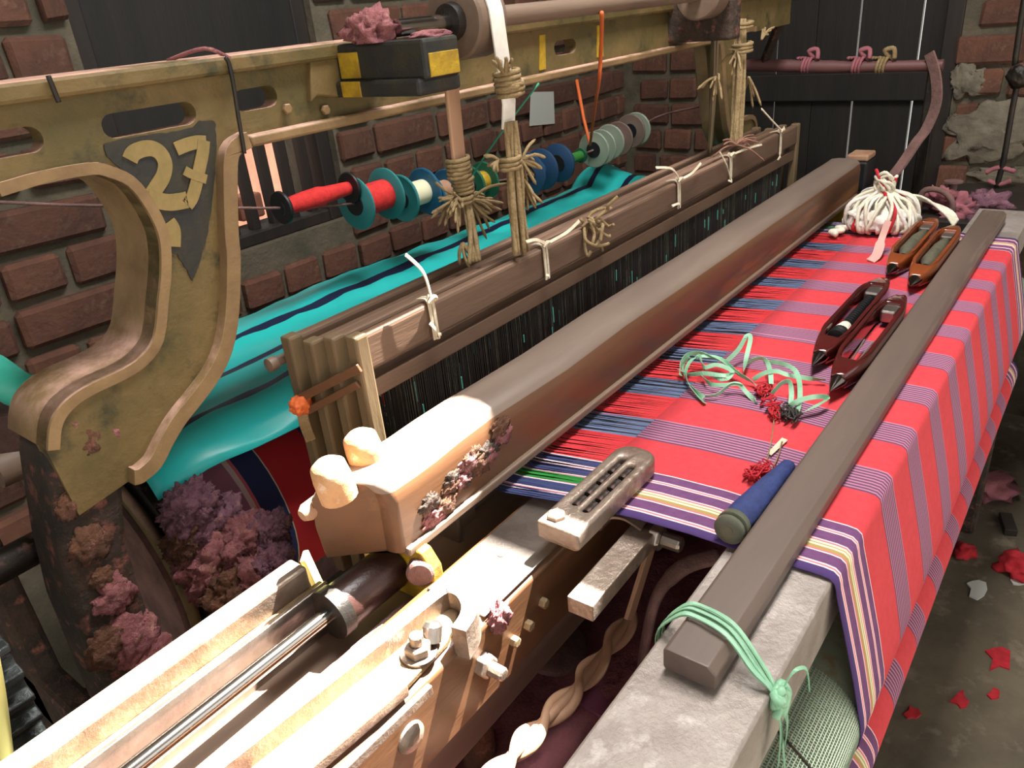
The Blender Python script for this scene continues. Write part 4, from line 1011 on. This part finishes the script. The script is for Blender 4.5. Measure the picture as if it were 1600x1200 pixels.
# green ribbon tied round batten and beam
t = thing('ribbon_tie', 'pale green ribbon tied round the batten and breast beam', 'ribbon', P(1180, 1060, z=.85))
random.seed(6)
for k in range(9):
    o_ = Vector((random.uniform(-.014,.014), 0, random.uniform(-.001,.003)))
    pts = [Vector((.46, .238, .832)), Vector((.462, .2375, .852)), Vector((.466, .22, .8745)), Vector((.468, .205, .8775)), Vector((.462, .176, .8775)), Vector((.452, .150, .862)), Vector((.446, .134, .850)), Vector((.443, .130, .835))]
    fan = random.uniform(.2,1); MB().ribbon(cr([p+o_*(fan if j < 6 else .25)+Vector((0,0,random.uniform(0,.0015))) for j, p in enumerate(pts)], 5), .0032, side=Vector((1,.1,random.uniform(-.5,.7))), th=.0007).build('ribbon', 'green_ribbon', t)
kn = P(1195, 1058, y=.13); kn = Vector((.444, .1295, .842))
mm = MB()
for k in range(4): mm.tube(cr([kn+Vector((random.uniform(-.012,.012), random.uniform(-.006,.002), random.uniform(-.01,.012))) for j in range(5)], 5, closed=True), .0036, 6)
mm.build('knot', 'green_ribbon', t, smooth=True)
for pts, wd in (([kn, kn+Vector((-.004,-.006,-.025)), kn+Vector((-.008,-.008,-.06))], .006), ([kn, kn+Vector((.004,-.008,-.02)), kn+Vector((.002,-.009,-.045))], .007), ([kn, kn+Vector((.012,-.006,.022)), kn+Vector((.028,-.012,.016)), kn+Vector((.03,-.016,-.008))], .003), ([kn, kn+Vector((.004,-.004,-.03)), kn+Vector((-.002,-.012,-.075)), kn+Vector((-.004,-.014,-.10))], .005)):
    MB().ribbon(cr(pts, 6), wd, side=Vector((1,.2,0)), th=.0007).build('ribbon_end', 'green_ribbon', t)

# ================================================================== temple and parts between sley and breast beam
tm = thing('cloth_temple', 'slotted steel temple gripping the cloth edge beside the sley', 'temple', (.58, .375, .857))
def rrect(x0, x1, y0, y1, r0, r1, n=6):
    out = []
    for cx_, cy_, r, a0 in ((x1-r1, y1-r1, r1, 0), (x0+r0, y1-r0, r0, 90), (x0+r0, y0+r0, r0, 180), (x1-r1, y0+r1, r1, 270)):
        for k in range(n+1): a = math.radians(a0+90*k/n); out.append((cx_+math.cos(a)*r, cy_+math.sin(a)*r))
    return out
ob = prism('temple_body', [rrect(.497,.672,.348,.398,.004,.02), rrect(.54,.645,.376,.384,.0035,.0035), rrect(.535,.635,.360,.368,.0035,.0035)], 'xy', .860, .882, 'worn_steel', tm, round_=.004, smooth=50)
for y0_, x0_ in ((.377,.542),(.361,.538)):
    for k in range(4): MB().lathe((x0_+k*.024, y0_+.003, .8735), (1,0,0), [(0,.002),(.001,.0065),(.019,.0065),(.02,.002)], 12).build('spiked_ring', 'black_iron', tm, smooth=40)
MB().lathe((.513, .383, .881), (0,0,1), [(0,.0105),(.004,.0105),(.006,.008)], 6).build('bolt_head', 'worn_steel', tm, bevel=.0008)
prism('temple_base', [rrect(.50,.66,.352,.394,.003,.003)], 'xy', .8585, .863, 'tan_iron', tm)
ta = thing('temple_arm', 'square steel bar with hex nut projecting below the temple', 'bar', (.51, .315, .80))
A, B = P(906, 952, z=.822), P(1006, 836, z=.822); m = MB(); m.bar(A, B, .029, .020); m.build('arm_bar', 'worn_steel', ta, bevel=.0015)
dn = (B-A).normalized(); sd2 = Vector((dn.y, -dn.x, 0))
hexbolt('nut', B+dn*.004+sd2*.008+Vector((0,0,.0)), sd2+Vector((0,0,.0)), .015, .013, 'steel', ta, .022, .009)
m = MB(); m.ribbon(cr([B+Vector((-.005,.047,-.002)), B+Vector((-.002,.038,.016)), B+Vector((.002,.02,.020)), B+Vector((.004,0,.012))], 6), .024, side=dn, th=.003); m.build('clip', 'worn_steel', ta, smooth=30)
A, B = P(1018, 852, y=.325), P(982, 968, y=.325); m = MB(); m.bar(A, B, .017, .005, up=(0,1,0)); tag(m.build('wooden_lath', 'pale_wood', bevel=.001), 'short pale lath hanging below the temple arm', 'lath')
# plaited cord
pts = [P(px, py, z=.715) for px, py in ((988,962),(960,1000),(925,1045),(893,1085),(850,1128),(812,1168),(770,1215),(700,1290))]
ln = cr(pts, 10); t = thing('plaited_cord', 'pale plaited leather cord stretched below the temple', 'cord', pts[3])
N_ = len(ln)
for ph in (0, PI):
    L3 = []
    for i, p in enumerate(ln):
        d = (ln[min(i+1, N_-1)]-ln[max(i-1, 0)]).normalized(); s_ = Vector((-d.y, d.x, 0)).normalized(); a = i*.24+ph
        L3.append(p+s_*math.sin(a)*.0095+Vector((0,0,math.cos(a)*.0045)))
    MB().tube(L3, .0052, 8, flat=.6).build('strand', 'pale_wood', t, smooth=True)
MB().tube(ln, .0058, 8).build('core_strand', 'pale_wood', t, smooth=True)
# dust sheet under the sley and what lies on it
def sheet_z(x, y): return .60+.02*noise.fractal(Vector((x*7, y*9, 0)), .8, 2, 4)+.03*math.sin(y*9)
def on_sheet(px, py, up=0):
    z = .6
    for _ in range(12): p_ = P(px, py, z=z); z = sheet_z(p_.x, p_.y)+up
    return P(px, py, z=z)
m = MB(); N1, N2 = 60, 30
for i in range(N1+1):
    for j in range(N2+1):
        x = .2505+1.60*i/N1; y = .24+.42*j/N2; m.v.append((x, y, sheet_z(x, y)))
for i in range(N1):
    for j in range(N2): a = i*(N2+1)+j; m.face((a, a+N2+1, a+N2+2, a+1))
o = m.build('dust_sheet', 'maroon_dust', smooth=True); so_ = o.modifiers.new('thick', 'SOLIDIFY'); so_.thickness = .004
tag(o, 'maroon dust covered sheet slung under the sley', 'sheet')
m = MB(); m.tube(cr([P(1125,868,z=.80), P(1070,885,z=.79), P(1030,925,z=.76), P(1012,985,z=.71), on_sheet(1000,1060,.004)], 6), [.012]*10+[.010]*15, 10, flat=.5)
tag(m.build('curved_lever', 'dust_iron', smooth=True), 'curved dusty pink iron lever below the cloth edge', 'lever')
c = on_sheet(858, 1012, .007); m = MB(); m.lathe(c, (.1,-.22,1), [(0,.01),(0,.045),(.004,.05),(.012,.05),(.015,.045),(.015,.01)], 30)
tag(m.build('cam_plate', 'dust_iron', smooth=40), 'round dusty cam plate beside the plaited cord', 'cam')
c = on_sheet(752, 1190, -.003); a = Vector((c.x+.012, c.y+.015, .682)); m = MB(); m.tube(cr([a, (a+c)/2+Vector((.004,.003,0)), c], 6), .020, 12)
o = m.build('lint_covered_rod', 'lint_brown', smooth=True); tag(o, 'upright rod thick with brown lint under the sley', 'rod')
a, c = on_sheet(905, 1085, .006), on_sheet(975, 1125, .006); e = c+(c-a)*.35; e.z = sheet_z(e.x, e.y)+.006
m = MB(); m.bar(a, c, .032, .014); m.bar(c, e, .032, .014); tag(m.build('purple_rail', mat('purple_dust', S(150,84,110), S(126,66,90), 9, .9)), 'flat purple dusty rail crossing under the plaited cord', 'rail')

# ================================================================== lint heap, gear and odds at the near side
lh = [((300,800),.95,.045,'lint_purple'),((345,830),.92,.05,'lint_purple'),((385,850),.88,.05,'lint_pink'),((340,880),.9,.06,'lint_pink'),((400,900),.86,.05,'lint_pink'),((420,830),.86,.035,'lint_purple'),((290,840),.93,.035,'lint_brown'),((430,880),.84,.035,'lint_purple'),((370,920),.87,.05,'lint_brown')]
t = thing('lint_heap', 'heap of pink and purple cotton lint beside the warp beam', 'lint', P(350, 960, y=.85), kind='stuff')
for k, ((px, py), y, s, m_) in enumerate(lh):
    blob('lint_clump', P(px, py, y=min(y-.08, .825)), (s*.8, s*.5, s*.8), m_, t, amp=.42, freq=2.2, seed=k+50, sub=5, flatb=False, oct_=6)
# toothed gear at the near side of the loom
gc = (.868, .86); gr = .19; NT = 40; prof = []
for k in range(NT):
    a = 2*PI*k/NT
    for da, r in ((-.45,gr-.012),(-.22,gr-.011),(-.12,gr),(.12,gr),(.22,gr-.011)): prof.append((gc[0]+math.cos(a+da*2*PI/NT)*r, gc[1]+math.sin(a+da*2*PI/NT)*r))
g = thing('gear_wheel', 'black iron gear wheel with wide teeth beside the loom leg', 'gear', (.05, gc[0], gc[1]-gr))
prism('toothed_rim', [prof, [(gc[0]+math.cos(-2*PI*k/40)*.15, gc[1]+math.sin(-2*PI*k/40)*.15) for k in range(40)]], 'yz', -.02, .108, mat('gear_iron', S(84,90,90), S(52,54,54), 16, .35, metal=.6, bump=.4, bscale=60, c3=S(92,100,98)), g, bevel=.0012, seg=1)
for k in range(4):
    a = PI/4+k*PI/2; MB().bar((.045, gc[0]+math.cos(a)*.02, gc[1]+math.sin(a)*.02), (.045, gc[0]+math.cos(a)*.155, gc[1]+math.sin(a)*.155), .03, .02).build('spoke', 'dirty_iron', g, bevel=.002)
MB().lathe((-.03, *gc), (1,0,0), [(0,.02),(0,.035),(.15,.035),(.15,.02)], 20).build('hub', 'dirty_iron', g, smooth=40)
MB().lathe((-.06, *gc), (1,0,0), [(0,.018),(.29,.018)], 16).build('gear_shaft', 'black_iron', g, smooth=40)
m = MB(); m.tube(cr([P(-45,960,y=.650), P(-24,1060,y=.650), P(-12,1140,y=.650), P(-2,1230,y=.650), P(4,1330,y=.650), P(-15,1500,y=.650)], 6), .013, 12)
tag(m.build('yellow_hose', 'pale_yellow', smooth=True), 'pale yellow hose in front of the gear wheel', 'hose')

# ================================================================== far side of the loom
m = MB(); a, c = P(1192, 102, x=2.28), P(1474, 102, x=2.28); m.tube(cr([a+(a-c)*.1, a, (a+c)/2+Vector((0,0,-.004)), c], 6), [.017]*6+[.0165]*6+[.014]*7, 14)
fp = thing('lashed_pole', 'reddish brown wooden pole lashed across in front of the plank door', 'pole', (2.28, .65, 1.1)); m.build('pole', mat('red_wood', S(112,74,72), S(88,56,54), 8, .55, stretch=(1,.1,1)), fp, smooth=50)
MB().bar((2.185, .775, 1.27), (2.285, .86, 1.14), .02, .02).build('pole_bracket', 'dirty_iron', fp, bevel=.003)
MB().box((2.275, .405, 0), (2.305, .435, 1.125)).build('pole_post', 'black_iron', fp, bevel=.004)
random.seed(31)
for px, m_ in ((1270,'maroon_dust'),(1350,'maroon_dust'),(1388,'hemp')):
    p = P(px, 101, x=2.28); mm = MB()
    for k in range(3): mm.tube([p+Vector((math.cos(u)*.0185, -.004+u*.0035+k*.008, math.sin(u)*.0185)) for u in [2*PI*j/10 for j in range(14)]], .004, 6)
    mm.tube(cr([p+Vector((0,0,.018)), p+Vector((-.01,.01,.035)), p+Vector((-.005,-.01,.038)), p+Vector((-.012,-.015,.015))], 5), .006, 6)
    mm.build('rag_wrap', m_, fp, smooth=True)
m = MB(); p = P(1450, 98, x=2.26); pts = [p+Vector((0,.0,.022)), P(1462,118,x=2.25), P(1463,160,x=2.24), P(1448,200,x=2.22), P(1432,222,x=2.175), P(1410,255,x=2.12), Vector((2.098, .4555, .873))]
m.ribbon(cr(pts, 6), .026, side=Vector((.5,1,0)), th=.006); tag(m.build('leather_belt', 'dust_iron', smooth=30), 'curved brown leather belt running from the pole end down to the sley', 'belt')
# far loom frame: head stock behind the cloth
o = thing('far_machine', 'rusty machine casting with purple lint at the far side of the breast beam', 'machine', (2.2, .22, 0))
m = MB(); m.box((2.08, .20, 0), (2.32, .36, .776)); m.build('housing', 'dirty_iron', o, bevel=.02)
m = MB(); m.box((2.04, -.14, .774), (2.45, .380, .80)); m.build('top_plank', 'dark_wood', o, bevel=.004)
for k, (px, py, s) in enumerate(((1500,330,.05),(1540,320,.045),(1470,310,.035),(1520,345,.04))):
    blob('lint', P(px, py, x=2.1)*1, (s*.6, s, s*.7), 'lint_purple' if k % 2 else 'maroon_dust', o, amp=.7, seed=k+70, sub=4, flatb=False)
m = MB(); m.tube(cr([Vector((2.06, .372, .797)), P(1442,300,x=2.06), P(1470,298,x=2.06), P(1488,316,x=2.06), Vector((2.07, .30, .797))], 5), .007, 8); m.build('hook', 'dust_iron', o, smooth=True)
m = MB(); m.lathe((2.2, .326, .798), (0,0,1), [(0,.01),(.055,.01),(.057,.022),(.061,.022)], 14); m.build('bolt', 'dust_iron', o, smooth=40)
m = MB(); m.tube(cr([Vector((2.4, P(1597,20,x=2.4).y+.02, ROOF)), P(1597,20,x=2.4), P(1592,110,x=2.4), P(1580,180,x=2.4), P(1568,250,x=2.4), P(1557,292,x=2.4)], 5), [.007]*26, 8)
hr_ = m.build('hanging_rod', 'black_iron', smooth=True); tag(hr_, 'dark iron rod with a round weight hanging in front of the brick wall', 'rod')
blob('rod_weight', P(1594, 118, x=2.4), (.03,.028,.032), 'black_iron', hr_, amp=.15, seed=3, flatb=False)
m = MB(); m.tube(cr([P(1540,270,x=2.4), P(1560,262,x=2.4), P(1586,268,x=2.4)], 5), .006, 8); m.tube(cr([P(1543,282,x=2.4), P(1562,288,x=2.4), P(1580,282,x=2.4)], 5), .006, 8); m.build('rod_hook', 'maroon_dust', hr_, smooth=True)
# crumpled bag and rags on the floor at the far right
bg_ = blob('crumpled_bag', (2.30, -.17, .13), (.22,.20,.24), 'bag', amp=.35, freq=1.6, seed=91, sub=4); tag(bg_, 'crumpled brown paper bag on the floor beside the breast beam', 'bag')
for k, (px, py, s, m_, lab) in enumerate(((1545,760,.07,'maroon_dust','purple rag lying on the floor next to the paper bag'),(1590,880,.05,'red_thread','red rag on the floor at the edge of the aisle'),(1508,855,.03,'red_thread','small red cloth scrap under the cloth roll'),(1590,560,.10,'dirty_iron','dark heap of scrap behind the paper bag'))):
    p = P(px, py, z=.02); p.z = .27*s; tag(blob('floor_rag', p, (s, s*.8, s*.5), m_, amp=.6, seed=k+100, sub=3), lab, 'rag')
random.seed(77)
scr = [((1500,1095),.035,'red_thread','red thread fluff on the concrete floor under the cloth'),((1560,1030),.05,'red_thread','long red thread scrap on the concrete floor'),((1555,1085),.03,'red_thread','short red scrap on the concrete floor'),((1525,920),.045,'paper','torn white paper scrap on the concrete floor'),((1425,1115),.03,'red_thread','red scrap close to the cloth roll on the floor'),((1590,905),.03,'paper','small pale paper scrap by the floor rag')]
for k, ((px, py), s, m_, lab) in enumerate(scr):
    p = P(px, py, z=0); n = 9; out = []
    for j in range(n): a = 2*PI*j/n; r = s*random.uniform(.35, 1.0); out.append((p.x+math.cos(a)*r, p.y+math.sin(a)*r*.6))
    tag(prism('floor_scrap', [out], 'xy', 0, .004, m_), lab, 'scrap', 'scraps on the floor')
m = MB(); p0, p1 = P(1570,805,z=.01), P(1592,870,z=.01); m.bar(p0, p0+(p1-p0)*.45, .03, .02); tag(m.build('wood_offcut', 'dark_wood', bevel=.002), 'dark wooden offcut lying on the floor beside the red rag', 'offcut')
